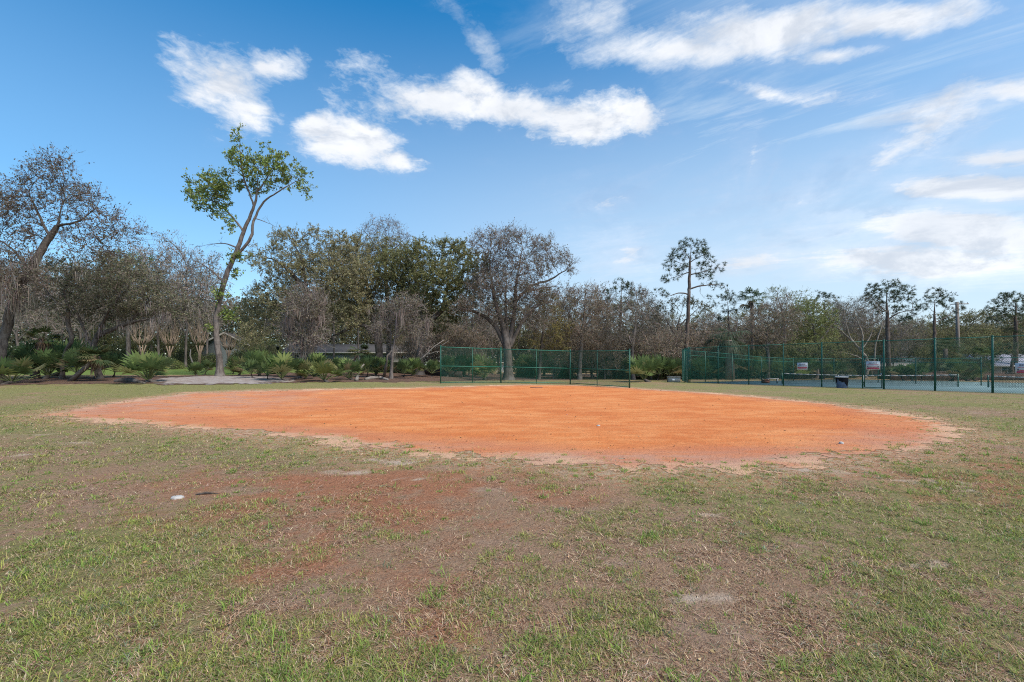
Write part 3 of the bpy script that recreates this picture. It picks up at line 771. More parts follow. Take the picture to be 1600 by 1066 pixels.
def tubes(Pn, pr, r, sel=None, thin=.05):
    n = len(Pn); ch = np.full(n, -1); best = np.zeros(n)
    for i in range(n):
        p = pr[i]
        if p >= 0 and r[i] > best[p]: best[p] = r[i]; ch[p] = i
    d = np.zeros((n, 3)); u = np.zeros((n, 3))
    for i in range(n):
        p = pr[i]
        if p < 0:
            c = ch[i]; d[i] = unit(Pn[c] - Pn[i]) if c >= 0 else (0, 0, 1); q = np.cross(d[i], (1, .2, .1)); u[i] = unit(q)
        else:
            d[i] = unit(Pn[i] - Pn[p]); q = u[p] - d[i] * (u[p] @ d[i]); u[i] = unit(q) if np.linalg.norm(q) > .05 else unit(np.cross(d[i], (.3, 1, .2)))
    w = np.cross(d, u)
    i = np.nonzero(pr >= 0)[0]
    if sel is not None: i = i[sel[i]]
    p = pr[i]; main = ch[p] == i
    out = []
    for lo, hi, s in ((-1, thin, 3), (thin, .11, 5), (.11, 9, 9)):
        k = (r[i] > lo) & (r[i] <= hi)
        if not k.any(): continue
        a, b, mn = i[k], p[k], main[k]
        r0 = np.where(mn, r[b], np.minimum(r[a] * 1.15, r[b])); an = np.arange(s) * 2 * math.pi / s
        d0u = np.where(mn[:, None], u[b], u[a]); d0w = np.where(mn[:, None], w[b], w[a])
        ring0 = Pn[b][:, None] + r0[:, None, None] * (np.cos(an)[None, :, None] * d0u[:, None] + np.sin(an)[None, :, None] * d0w[:, None])
        ring1 = Pn[a][:, None] + r[a][:, None, None] * (np.cos(an)[None, :, None] * u[a][:, None] + np.sin(an)[None, :, None] * w[a][:, None])
        V = np.concatenate([ring0, ring1], 1).reshape(-1, 3); base = np.arange(len(a))[:, None] * 2 * s
        Q = np.concatenate([base + np.array([q, (q + 1) % s, s + (q + 1) % s, s + q]) for q in range(s)])
        out.append((V, Q))
    Vs, Qs, m_ = [], [], 0
    for V, Q in out: Vs.append(V); Qs.append(Q + m_); m_ += len(V)
    return (np.concatenate(Vs), np.concatenate(Qs), d) if Vs else (None, None, d)

SP = dict(
    bare=dict(bark='bark_grey', tw=(.20, .165, .145), lc=[(.19, .13, .09), (.15, .115, .08), (.14, .14, .07), (.23, .17, .12)], lf=2.0, ls=.125, twn=3.2, twl=.95, twr=.013),
    haze=dict(bark='bark_grey', tw=(.28, .235, .21), lc=[(.23, .19, .14), (.19, .16, .12), (.16, .16, .09)], lf=1.4, ls=.115, twn=3.4, twl=1.0, twr=.013),
    olive=dict(bark='bark_dark', tw=(.15, .125, .105), lc=[(.35, .325, .165), (.285, .27, .14), (.38, .335, .205), (.235, .225, .12)], lf=6.2, ls=.125, twn=2.5, twl=.8, twr=.010),
    dark=dict(bark='bark_dark', tw=(.08, .07, .06), lc=[(0.205, 0.224, 0.096), (0.262, 0.269, 0.109), (0.314, 0.288, 0.128), (0.160, 0.173, 0.077)], lf=7.5, ls=.135, twn=2.6, twl=.8, twr=.010),
    greygreen=dict(bark='bark_dark', tw=(.19, .16, .14), lc=[(0.192, 0.186, 0.115), (0.166, 0.166, 0.096), (0.243, 0.211, 0.154), (0.134, 0.147, 0.077)], lf=3.6, ls=.13, twn=3.0, twl=.7, twr=.010),
    green=dict(bark='bark_grey', tw=(.10, .09, .07), lc=[(.23, .31, .075), (.18, .26, .065), (.30, .36, .11), (.135, .19, .055), (.26, .30, .09)], lf=4.2, ls=.21, twn=1.3, twl=.7, twr=.012),
    bright=dict(bark='bark_grey', tw=(.12, .10, .08), lc=[(0.243, 0.282, 0.090), (0.294, 0.326, 0.115), (0.192, 0.224, 0.077), (0.211, 0.198, 0.090)], lf=7, ls=.125, twn=2.2, twl=.8, twr=.010),
    rust=dict(bark='bark_grey', tw=(.27, .225, .19), lc=[(.27, .195, .14), (.30, .225, .16), (.22, .17, .12), (.20, .18, .10)], lf=2.8, ls=.125, twn=3.4, twl=.9, twr=.013),
    mauve=dict(bark='bark_grey', tw=(.25, .215, .19), lc=[(.24, .20, .17), (.20, .17, .14), (.18, .17, .10)], lf=2, ls=.13, twn=4.0, twl=1.0, twr=.011),
    pine=dict(bark='bark_pine', tw=(.09, .07, .055), lc=[(0.058, 0.087, 0.051), (0.077, 0.109, 0.061), (0.096, 0.122, 0.067)], lf=0, ls=.40, twn=1.05, twl=.45, twr=.014, needle=True),
)

MULT = 1.0
def ell_sample(R, env, size=None):
    out = []
    for (c, rad, n) in env:
        n = int(n * MULT); q = rdir(R, n) * (R.random((n, 1)) ** (1 / 2.4)); out.append(np.asarray(c) + q * np.asarray(rad))
    return np.concatenate(out)

def grow_tree(name, label, cat, group, base, trunks, env, sp, seed, D=.45, r0=.013, base_r=.2, extra=None, exp=2.35, maxn=14000, moss=None, twk=1., lfk=1., trop=(0, 0, .12), leafy_below=True):
    """trunks: list of lists of (xyz, radius); env: list of (centre, radii, n) in metres"""
    R = np.random.default_rng(seed); s = dict(SP[sp]); s.update(extra or {}); lfk = lfk * 1.7; twk = twk * 1.15
    pos, par, rmin = [], [], []
    for t in trunks:
        pts = [np.asarray(q[0], float) for q in t]; rad = [q[1] for q in t]
        if pos:
            a = np.array(pos); last = int(np.linalg.norm(a - pts[0], axis=1).argmin()); start = True
        else:
            pos.append(pts[0]); par.append(-1); rmin.append(rad[0]); last = 0
        for k in range(len(pts) - 1):
            Ls = np.linalg.norm(pts[k + 1] - pts[k]); n = max(1, int(round(Ls / D)))
            p0 = pts[k - 1] if k else pts[k] * 2 - pts[k + 1]; p3 = pts[k + 2] if k + 2 < len(pts) else pts[k + 1] * 2 - pts[k]
            for j in range(1, n + 1):
                f = j / n; a, b = pts[k], pts[k + 1]
                q = .5 * ((2 * a) + (b - p0) * f + (2 * p0 - 5 * a + 4 * b - p3) * f * f + (3 * a - p0 - 3 * b + p3) * f ** 3)
                q = q + R.normal(0, .025 * D * 2, 3) * (0 if j == n and k + 2 == len(pts) else 1)
                pos.append(q); par.append(last); rmin.append(rad[k] + (rad[k + 1] - rad[k]) * f); last = len(pos) - 1
    n0 = len(pos)
    A = ell_sample(R, env) if env else np.zeros((0, 3))
    Pn, pr = colonize(np.array(pos), np.array(par), A, D, D * 1.55, R, trop=trop, maxn=maxn) if len(A) else (np.array(pos), np.array(par))
    n = len(Pn); raw = np.zeros(n); nch = np.zeros(n, int)
    for i in range(n - 1, -1, -1):
        if raw[i] == 0: raw[i] = r0 ** exp
        if pr[i] >= 0: raw[pr[i]] += raw[i]; nch[pr[i]] += 1
    r = raw ** (1 / exp)
    tgt = np.array(rmin) * .72; k = (tgt[0] - r0) / max(r[0] - r0, 1e-3); r = r0 + (r - r0) * min(k, 1.5)
    fade = np.ones(n0); tip = np.zeros(n0)          # limbs thin out towards their drawn ends
    for i in range(n0 - 1, -1, -1):
        if par[i] >= 0: tip[par[i]] = max(tip[par[i]], tip[i] + 1)
    tgt = tgt * np.clip(.30 + tip * D * .22, .3, 1)
    r[:n0] = np.clip(r[:n0], tgt, tgt * 1.15 + .02)
    for i in range(n0, n): r[i] = min(r[i], r[pr[i]] * .96)
    root = empty(name, base, label, cat, group)
    V, Q, d = tubes(Pn, pr, r, sel=None)
    flare = np.exp(-np.maximum(V[:, 2] - base[2], 0) / .35)      # root flare
    V[:, :2] = V[:, :2] + (V[:, :2] - np.array(base[:2])) * (flare * .55 * (np.hypot(V[:, 0] - base[0], V[:, 1] - base[1]) < base_r * 2.5))[:, None]
    mk('trunk', V, [Q], M[s['bark']], root, smooth=True)
    # twigs and leaves
    idx = np.nonzero((r < .045) & (np.arange(n) > (0 if leafy_below else n0)))[0]
    if len(idx):
        cnt = R.poisson(s['twn'] * twk * np.where(nch[idx] == 0, 1.5, .8)); ti = np.repeat(idx, cnt)
        dd = unit(d[ti] * .8 + rdir(R, len(ti)) * .9 + np.array([0, 0, .25])); Ln = s['twl'] * R.uniform(.5, 1.3, len(ti))
        V1, Q1, C1 = ribbons(Pn[ti], dd, Ln, np.full(len(ti), s['twr']), R)
        m1 = len(ti); sub = np.repeat(np.arange(m1), 2); f = R.uniform(.25, .9, len(sub))[:, None]
        S2 = np.where(f < .5, C1[sub, 0] + (C1[sub, 1] - C1[sub, 0]) * f * 2, C1[sub, 1] + (C1[sub, 2] - C1[sub, 1]) * (f * 2 - 1))
        V2, Q2, C2 = ribbons(S2, unit(dd[sub] + rdir(R, len(sub)) * 1.0), Ln[sub] * .55, np.full(len(sub), s['twr'] * .75), R)
        Vt, Qt = np.concatenate([V1, V2]), np.concatenate([Q1, Q2 + len(V1)])
        ct = np.repeat(pick(R, [s['tw']], m1 + len(sub), .2), 6, 0)
        mk('twigs', Vt, [Qt], M['twig'], root, col=ct)
        Cc = np.concatenate([C1, C2]); leafmask = np.concatenate([ti >= n0, ti[sub] >= n0]) if not s.get('leafall') else np.ones(len(Cc), bool)
        Cc = Cc[leafmask]
        if s.get('needle'):
            pc = Cc[:, 2]; V3, T3 = needles(pc, unit(Cc[:, 2] - Cc[:, 1]), s['ls'], R)
            c3 = np.repeat(pick(R, s['lc'], len(pc)), 33, 0)
            mk('crown', V3, [T3], M['leaf'], root, col=c3)
        else:
            k = R.poisson(s['lf'] * lfk * .6, len(Cc)); li = np.repeat(np.arange(len(Cc)), k); f = R.random(len(li))[:, None]
            pc = np.where(f < .5, Cc[li, 0] + (Cc[li, 1] - Cc[li, 0]) * f * 2, Cc[li, 1] + (Cc[li, 2] - Cc[li, 1]) * (f * 2 - 1)) + R.normal(0, s['ls'] * .35, (len(li), 3))
            if len(pc):
                V3, Q3 = leaves(pc, s['ls'], R); mk('crown', V3, [Q3], M['leaf'], root, col=np.repeat(pick(R, s['lc'], len(pc)), 4, 0))
    if moss:
        nm, ml, cols, (zlo, zhi) = moss
        hgt = Pn[:, 2] - base[2]; cand = np.nonzero((hgt > zlo) & (hgt < zhi))[0]
        # moss hangs in beards: pick clumps, then strands round each
        cl = R.choice(cand, max(1, nm // 26)); mi = np.repeat(cl, 26)
        S = Pn[mi] + R.normal(0, .16, (len(mi), 3)); Ls = ml * np.repeat(R.uniform(.35, 1.2, len(cl)), 26) * R.uniform(.4, 1.1, len(mi))
        Vm, Qm, _ = ribbons(S, unit(np.array([0, 0, -1.]) + R.normal(0, .12, (len(mi), 3))), Ls, np.full(len(mi), .016), R, 4, .14, .5)
        mk('hanging_moss', Vm, [Qm], M['twig'], root, col=np.repeat(pick(R, cols, len(mi), .15), 10, 0))
    return root

MOSS = [(.30, .265, .24), (.24, .21, .19), (.36, .315, .29)]
def px_tree(name, label, base, trunks, env, sp, seed, depth=None, cat='tree', group=None, dens=1., zr=.8, **kw):
    """trunk and crown outlines measured in the photograph, built at the tree's real distance"""
    b = P(*base) if depth is None else G(base[0], depth)
    d = b[1]; R = np.random.default_rng(seed + 500); k = d / F
    T = []
    for ti, t in enumerate(trunks):
        q = []
        off = 0 if ti == 0 else R.normal(0, .5)
        for i, (px, py, rr) in enumerate(t):
            w = W(px, py, d + (0 if i == 0 else off * i / max(1, len(t) - 1) + R.normal(0, .12))); q.append((w, rr * k))
        T.append(q)
    T[0][0] = (b - np.array([0, 0, .12]), T[0][0][1])
    E = []
    for e in env:
        cx, cy, rx, ry = e[:4]; rad = np.array([rx * k, min(rx, ry * 1.6) * k * zr, ry * k])
        n = int(dens * (e[4] if len(e) > 4 else 1) * 46 * (rad.prod() ** .72)) + 16
        E.append((W(cx, cy, d + R.normal(0, rad[1] * .35)), rad, n))
    return grow_tree(name, label, cat, group, b, T, E, sp, seed, base_r=trunks[0][0][2] * k, **kw)

# --- the trees one can tell apart
px_tree('leaning_oak', 'dark bare oak at the left picture edge, its trunk leaning right and bearded with moss', (-4, 600),
        [[(-4, 600, 8), (2, 553, 8), (8, 522, 8.5), (25, 461, 8.5), (45, 424, 8), (78, 370, 6), (89, 353, 4.5), (98, 318, 2.5)], [(45, 424, 4), (20, 390, 3), (-10, 370, 2)], [(78, 370, 3), (60, 335, 2.5), (45, 300, 1.5)], [(89, 353, 3), (125, 345, 2), (150, 325, 1.2)]],
        [(85, 290, 34, 42), (35, 320, 40, 38), (-15, 330, 40, 45), (125, 320, 36, 30), (60, 350, 60, 25, .7), (165, 345, 26, 26), (95, 258, 18, 20, 1.4), (60, 280, 30, 24), (140, 385, 45, 22, .7), (20, 440, 50, 30, .7), (195, 370, 30, 22, .8), (20, 400, 45, 25, .6)], 'bare', 1, lfk=.95, twk=1.4, dens=1.15, moss=(620, 2.0, [(.19, .165, .15), (.14, .12, .105), (.24, .21, .19)], (2.5, 9.0)), D=.38, extra=dict(bark='bark_dark', tw=(.16, .13, .115), lc=[(.16, .125, .095), (.12, .10, .075), (.14, .135, .08), (.19, .155, .12)]))
px_tree('arching_oak', 'grey green oak with a long dark limb arching right over the pale crape myrtles', (157, 592),
        [[(157, 592, 6), (150, 560, 5), (150, 530, 5), (185, 511, 4), (225, 500, 3.2), (262, 492, 1.6)], [(150, 530, 4), (165, 495, 3), (185, 465, 2)], [(150, 560, 3), (125, 500, 2.5), (110, 470, 1.5)], [(200, 506, 2), (235, 470, 1.5)]],
        [(140, 452, 46, 32), (190, 425, 40, 30), (232, 452, 40, 30), (272, 478, 36, 24), (300, 492, 20, 14), (170, 480, 60, 28), (220, 490, 60, 16, .8), (120, 480, 35, 30, .8), (195, 455, 60, 40)], 'greygreen', 2, dens=1.35, lfk=.85, twk=1.4, moss=(620, 1.2, MOSS, (1.6, 6)), D=.38)
px_tree('green_tree', 'fresh green tree showing over the top of the arching oak', (200, 588), [[(200, 588, 4), (200, 520, 3.4), (198, 460, 2.4), (196, 420, 1.4)]],
        [(178, 412, 30, 16, 1.2), (215, 418, 28, 20, 1.2), (235, 440, 20, 18), (190, 440, 36, 22)], 'bright', 52, depth=58, D=.42, extra=dict(lc=[(.15, .21, .055), (.12, .17, .05), (.18, .23, .07)]))
px_tree('crooked_oak', 'thin dark crooked trunk among the palmettos left of the arching oak', (97, 592),
        [[(97, 592, 4), (101, 555, 3.5), (112, 529, 4), (106, 505, 4), (107, 484, 3.5), (100, 455, 2.2), (108, 430, 1.4)], [(107, 484, 2), (85, 470, 1.4), (70, 450, 1)]],
        [(90, 440, 45, 30), (60, 465, 45, 30), (110, 420, 30, 22)], 'greygreen', 3, lfk=1.1, dens=1.4, D=.4, moss=(160, 1.2, MOSS, (3, 9)))
px_tree('tall_tree', 'tall leaning tree with tufts of fresh green leaves, standing on the grey sand', (344, 588),
        [[(344, 589, 7.6), (343, 565, 6.3), (338, 520, 5.7), (340, 485, 5.4), (352, 436, 5.0), (370, 392, 4.6), (384, 353, 3.6), (397, 322, 2.8), (402, 295, 1.8), (404, 262, 1.2)],
         [(368, 402, 3), (392, 372, 3), (396, 346, 2.6), (412, 316, 2), (438, 298, 1.5), (462, 284, 1)], [(381, 362, 2), (352, 328, 1.6), (328, 312, 1)], [(397, 322, 2), (380, 275, 1.4), (374, 225, .8)],
         [(350, 442, 2.6), (332, 424, 2), (312, 411, 1.4), (292, 404, .9)], [(372, 388, 2), (352, 381, 1.5), (330, 382, 1.2), (312, 386, .8)], [(342, 475, 1.6), (322, 462, 1.1), (302, 464, .7)], [(396, 340, 1.6), (418, 348, 1), (432, 355, .7)], [(350, 448, 1.3), (366, 466, .9), (378, 482, .6)], [(404, 300, 1.2), (425, 262, 1), (428, 240, .7)]],
        [(312, 308, 20, 22, 1.5), (342, 290, 26, 20, 1.5), (334, 322, 22, 9, .8), (378, 258, 30, 22, 1.5), (371, 220, 12, 22, 1.6), (404, 262, 26, 22, 1.3), (428, 252, 17, 22, 1.2), (412, 224, 12, 9), (455, 274, 24, 18, 1.4), (478, 296, 13, 15, 1.6), (396, 292, 26, 12, .8), (356, 348, 10, 14), (357, 330, 9, 8), (350, 497, 15, 14, 1.2), (375, 400, 8, 12, .5), (362, 422, 9, 11, .8), (346, 458, 8, 10, .7), (336, 515, 8, 8, .6), (330, 300, 34, 26, .8), (430, 268, 34, 26, .8)],
        'green', 4, D=.34, lfk=1.0, dens=1.6, extra=dict(leafall=False))
px_tree('spreading_oak', 'pale olive oak spreading right of the tall tree, with a bare sunlit left limb', (487, 585),
        [[(487, 585, 8), (486, 540, 7), (484, 500, 6), (476, 455, 5), (450, 422, 3.2), (424, 404, 2.2), (402, 408, 1.2)], [(480, 470, 3.5), (472, 410, 2.5), (455, 375, 1.5)], [(484, 490, 4), (515, 440, 3), (530, 400, 2)], [(486, 530, 3), (450, 490, 2.2), (425, 470, 1.5)]],
        [(418, 408, 34, 22), (452, 378, 32, 20), (492, 370, 28, 18), (530, 388, 36, 24), (480, 420, 55, 32), (535, 435, 45, 42), (430, 470, 45, 32, 1.3), (400, 495, 26, 28, 1.3), (470, 480, 60, 40, 1), (395, 525, 22, 22), (545, 480, 35, 35)], 'olive', 5, depth=50, dens=1.6, D=.46, lfk=1.6, moss=(420, 1.5, MOSS, (3, 9)))
px_tree('mossy_snag', 'thin dead trunk smothered in a hanging brown veil of moss', (468, 591),
        [[(468, 592, 3.4), (470, 560, 3), (472, 530, 2.6), (479, 490, 1.8), (482, 462, 1)], [(472, 530, 1.5), (490, 505, 1.2), (500, 490, .8)], [(471, 545, 1.5), (455, 515, 1.1), (448, 495, .7)]],
        [(478, 478, 34, 26), (496, 505, 20, 30), (456, 512, 20, 30), (482, 460, 24, 18), (474, 530, 18, 18), (500, 535, 10, 16)], 'mauve', 6, D=.34, twk=1.5, moss=(1500, 1.5, [(.25, .21, .185), (.205, .17, .15), (.30, .255, .225)], (1.0, 9)))
px_tree('veiled_snag', 'slim pale trunk under a mauve brown bramble crown, left of the backstop', (611, 592),
        [[(611, 593, 3.6), (613, 560, 3), (617, 530, 2.6), (624, 505, 1.6)], [(617, 530, 1.5), (640, 510, 1), (655, 500, .7)], [(617, 525, 1.3), (600, 510, .9)]],
        [(622, 495, 36, 26), (648, 508, 28, 24), (600, 515, 20, 22), (640, 480, 26, 18), (660, 530, 18, 20)], 'mauve', 7, D=.34, twk=1.2, moss=(700, 1.7, [(.25, .21, .185), (.205, .17, .15)], (2.2, 9)))
px_tree('limb_oak', 'big dark oak whose heavy lower limb sweeps left over the clipped hedge', (592, 584),
        [[(592, 584, 9), (592, 552, 8), (590, 528, 8), (582, 490, 6), (575, 455, 4.5), (570, 420, 2.5)], [(590, 530, 5), (570, 509, 4.5), (548, 512, 4), (528, 522, 3.6), (508, 529, 3)], [(592, 525, 4), (605, 490, 3.2), (622, 450, 2.4), (630, 420, 1.4)], [(570, 509, 3), (545, 495, 2.2), (520, 500, 1.6), (495, 515, 1)], [(575, 460, 3), (545, 430, 2), (530, 415, 1.2)]],
        [(560, 405, 40, 35), (600, 395, 32, 28), (580, 440, 55, 35), (625, 440, 38, 38), (540, 450, 35, 30, .7), (570, 480, 60, 28, .6), (630, 490, 30, 25, .6)], 'olive', 8, depth=53, dens=1.6, D=.46, lfk=1.6, moss=(520, 1.6, MOSS, (3, 10)), extra=dict(lc=[(0.243, 0.237, 0.109), (0.294, 0.269, 0.134), (0.346, 0.307, 0.154), (0.192, 0.192, 0.096)]))
px_tree('bare_oak', 'bare topped grey oak rising between the olive oaks and the dense dark oak', (606, 586),
        [[(606, 586, 6), (608, 520, 5), (604, 450, 4), (602, 400, 2.6), (606, 370, 1.4)], [(602, 410, 2), (580, 375, 1.4), (568, 360, .8)], [(603, 400, 1.8), (628, 378, 1.3), (640, 366, .7)]],
        [(598, 360, 30, 22, 1.2), (628, 380, 24, 20), (572, 378, 22, 20), (605, 400, 40, 25)], 'bare', 9, depth=57, D=.42, lfk=.5)
px_tree('dense_oak', 'dense dark green oak with a rounded crown left of the backstop', (656, 586),
        [[(656, 586, 9), (657, 550, 8), (668, 510, 7), (690, 485, 5), (715, 462, 3.4), (735, 440, 2)], [(664, 520, 5), (655, 470, 4), (650, 430, 2.6)], [(690, 485, 3.4), (700, 440, 2.6), (690, 405, 1.6)], [(665, 520, 3), (635, 490, 2.2), (615, 470, 1.4)]],
        [(660, 402, 40, 24, 1.2), (700, 396, 36, 20, 1.2), (735, 420, 34, 28, 1.3), (640, 430, 36, 30), (690, 440, 55, 35, 1.2), (745, 450, 24, 24, 1.2), (700, 475, 50, 22), (650, 470, 40, 28), (675, 505, 40, 16, .6), (610, 420, 28, 30, .8)], 'dark', 10, depth=51, dens=1.7, D=.44, lfk=1.5)
px_tree('great_oak', 'great grey oak with a broad half bare crown standing right behind the backstop', (795, 594),
        [[(795, 594, 11), (794, 570, 9.5), (793, 545, 9), (786, 510, 6.5), (775, 475, 4.6), (768, 440, 3.2), (765, 405, 2)], [(793, 548, 5.5), (772, 508, 4.6), (748, 490, 3.6), (718, 482, 2.6), (690, 476, 1.4)], [(794, 545, 6), (803, 495, 5), (806, 450, 3.6), (812, 410, 2.2)],
         [(795, 545, 5), (815, 505, 4.2), (838, 480, 3), (858, 472, 2)], [(805, 470, 3.4), (832, 446, 2.8), (858, 438, 2.2), (886, 420, 1.4), (898, 408, .8)], [(795, 540, 3.4), (790, 480, 2.8), (792, 430, 1.8)], [(830, 455, 2), (862, 448, 1.4), (890, 452, .8)]],
        [(765, 382, 30, 20, 1.1), (800, 374, 34, 17, 1.1), (838, 388, 30, 17, 1.1), (870, 408, 26, 15, 1.1), (888, 420, 14, 12), (780, 415, 36, 26), (825, 420, 40, 24), (800, 450, 55, 28), (760, 450, 30, 26), (845, 465, 30, 24), (790, 490, 55, 22, .8), (840, 500, 28, 22, .8), (730, 480, 26, 16, .7)], 'bare', 11, D=.40, dens=2.0, lfk=1.0, twk=1.5, maxn=14000, extra=dict(tw=(.25, .21, .19), bark='bark_brown', lc=[(.19, .15, .11), (.15, .13, .09), (.16, .155, .085), (.23, .185, .15)]))
px_tree('yellowish_tree', 'yellow olive leaved tree just right of the great oak', (842, 588),
        [[(842, 588, 3.4), (846, 540, 3), (852, 500, 2.4), (858, 470, 1.5)], [(847, 535, 2), (868, 505, 1.5), (880, 490, 1)]],
        [(858, 500, 24, 26), (876, 520, 22, 20), (850, 470, 24, 18), (845, 535, 22, 14), (870, 545, 22, 10)], 'olive', 12, depth=54, D=.4, extra=dict(lc=[(0.256, 0.224, 0.070), (0.198, 0.166, 0.058), (0.282, 0.230, 0.096)]))
px_tree('reddish_tree', 'reddish brown half bare tree behind the middle of the backstop', (905, 588),
        [[(905, 588, 4.5), (908, 540, 4), (912, 500, 3), (915, 465, 1.8)], [(909, 530, 2.5), (890, 490, 1.8), (880, 470, 1)], [(910, 520, 2), (932, 480, 1.4)]],
        [(915, 462, 30, 20), (895, 480, 28, 22), (930, 490, 28, 24), (910, 520, 36, 22)], 'rust', 13, depth=55, D=.42)
px_tree('slender_pine', 'slender dark pine with a small round top behind the right half of the backstop', (966, 588),
        [[(966, 588, 3.6), (968, 540, 3.2), (970, 490, 2.6), (971, 455, 1.6)]],
        [(970, 450, 18, 9, 2.4), (958, 458, 14, 7, 2), (984, 460, 14, 7, 2), (975, 475, 18, 8)], 'pine', 14, depth=60, D=.4)
px_tree('forked_tree', 'tall brown trunk with an olive brown crown at the right end of the backstop', (990, 590),
        [[(990, 591, 4), (988, 550, 3.6), (992, 510, 3), (996, 475, 2)], [(988, 540, 2.4), (972, 505, 1.8), (962, 485, 1.2)], [(991, 515, 2), (1008, 488, 1.3)]],
        [(996, 470, 20, 24), (975, 495, 30, 24), (1010, 500, 24, 22), (960, 520, 26, 18), (990, 530, 34, 16)], 'haze', 15, depth=55, D=.42, lfk=1.6)
px_tree('tall_pine', 'tallest pine, with an open crown of dark tufts high above the court fence', (1070, 590),
        [[(1070, 590, 4.6), (1072, 540, 4.2), (1075, 490, 3.8), (1077, 440, 3.2), (1078, 410, 2.2), (1079, 388, 1.2)],
         [(1077, 459, 1.7), (1060, 458, 1.4), (1044, 463, 1), (1032, 458, .7)], [(1077, 452, 1.9), (1094, 447, 1.6), (1112, 445, 1.2), (1132, 447, .8)], [(1095, 447, 1), (1094, 458, .8), (1100, 466, .6)], [(1078, 425, 1.5), (1058, 432, 1), (1042, 438, .7)], [(1078, 418, 1.4), (1060, 410, .9), (1048, 405, .6)], [(1078, 430, 1.5), (1100, 424, 1), (1124, 418, .7)], [(1078, 410, 1.2), (1095, 400, .8), (1108, 396, .6)], [(1078, 405, 1.1), (1066, 390, .7)]],
        [(1079, 382, 22, 6, 2.2), (1062, 392, 13, 7, 1.8), (1098, 392, 14, 8, 1.8), (1107, 402, 9, 6, 1.6), (1052, 405, 11, 6, 1.6), (1080, 400, 18, 8, 1.2), (1046, 420, 11, 7, 1.5), (1040, 437, 11, 4, 1.6), (1066, 420, 12, 6, 1), (1098, 418, 15, 8, 1.4), (1122, 420, 13, 7, 1.6), (1102, 432, 16, 6, 1.2), (1055, 436, 10, 5), (1118, 446, 15, 6, 1.6), (1138, 450, 10, 4, 1.4), (1030, 457, 12, 5, 1.6), (1040, 463, 9, 3), (1115, 466, 14, 4, 1.2), (1140, 463, 8, 3)], 'pine', 16, depth=56, D=.38, dens=1.0, zr=1., trop=(0, 0, .05))
px_tree('flat_topped_oak', 'flat topped olive oak under the crown of the tallest pine', (1052, 590),
        [[(1052, 590, 3), (1058, 540, 2.6), (1060, 505, 2), (1066, 485, 1.2)], [(1058, 530, 1.8), (1040, 498, 1.2), (1030, 485, .8)], [(1060, 510, 1.6), (1088, 485, 1), (1098, 475, .7)]],
        [(1072, 474, 32, 8, 1.8), (1042, 482, 24, 8, 1.6), (1098, 482, 20, 8, 1.4), (1030, 495, 14, 10)], 'dark', 17, depth=60, D=.4, extra=dict(lc=[(0.115, 0.122, 0.060), (0.160, 0.154, 0.081), (0.192, 0.173, 0.096)]), lfk=.75)
px_tree('small_pine', 'small dark pine left of the tall fan palm', (1138, 592),
        [[(1138, 592, 2.6), (1139, 540, 2.4), (1138, 490, 1.8), (1136, 468, 1)]],
        [(1136, 464, 15, 8, 2), (1150, 474, 13, 6, 1.6), (1124, 476, 12, 6, 1.6), (1140, 486, 16, 6), (1128, 500, 9, 4)], 'pine', 18, depth=66, D=.42)
px_tree('rusty_tree', 'broad rusty brown tree behind the left part of the court fence', (1200, 594),
        [[(1200, 594, 4), (1200, 560, 3.6), (1198, 530, 3), (1200, 500, 2)], [(1199, 545, 2.4), (1170, 515, 1.8), (1150, 505, 1)], [(1199, 540, 2.2), (1225, 510, 1.6), (1235, 490, 1)]],
        [(1170, 515, 34, 22), (1205, 495, 34, 24), (1232, 505, 24, 24), (1150, 530, 30, 14), (1195, 530, 50, 16), (1222, 475, 16, 14)], 'rust', 19, depth=58, D=.4, dens=1.2)
px_tree('pale_limbed_tree', 'thinly leaved pale tree with fine upper twigs behind the rusty tree', (1225, 590),
        [[(1225, 590, 4), (1226, 530, 3.2), (1222, 490, 2.2), (1215, 462, 1.2)], [(1225, 520, 2), (1245, 480, 1.4), (1252, 462, .8)]],
        [(1212, 462, 24, 14), (1248, 466, 22, 14), (1230, 485, 34, 16)], 'bright', 20, depth=72, D=.5, lfk=.45)
px_tree('bushy_tree', 'bushy yellow green tree with a dark shaded base behind the court fence', (1276, 594),
        [[(1276, 594, 4.6), (1276, 560, 4), (1274, 530, 3), (1268, 500, 2)], [(1275, 540, 2.5), (1295, 515, 1.8), (1305, 500, 1)]],
        [(1258, 495, 28, 22, 1.3), (1282, 500, 26, 24, 1.3), (1272, 525, 38, 18, 1.2), (1265, 478, 20, 12)], 'bright', 21, depth=60, D=.4, dens=1.1)
px_tree('dark_shrubby_tree', 'low dark leafy tree under the bushy yellow green tree', (1284, 596),
        [[(1284, 596, 4), (1284, 575, 3.6), (1280, 550, 2.6), (1276, 535, 1.6)], [(1283, 570, 2.4), (1262, 550, 1.6)], [(1283, 565, 2.2), (1302, 545, 1.6)]],
        [(1262, 552, 20, 18), (1284, 545, 24, 18), (1306, 552, 18, 16), (1240, 545, 16, 12)], 'dark', 22, depth=57, D=.4)
px_tree('round_pine', 'small round topped dark pine behind the bushy yellow green tree', (1290, 590),
        [[(1290, 590, 3), (1290, 520, 2.4), (1288, 475, 1.4)]], [(1289, 464, 17, 9, 2.4), (1300, 474, 12, 8, 2), (1276, 472, 10, 7, 1.6)], 'pine', 23, depth=78, D=.5)
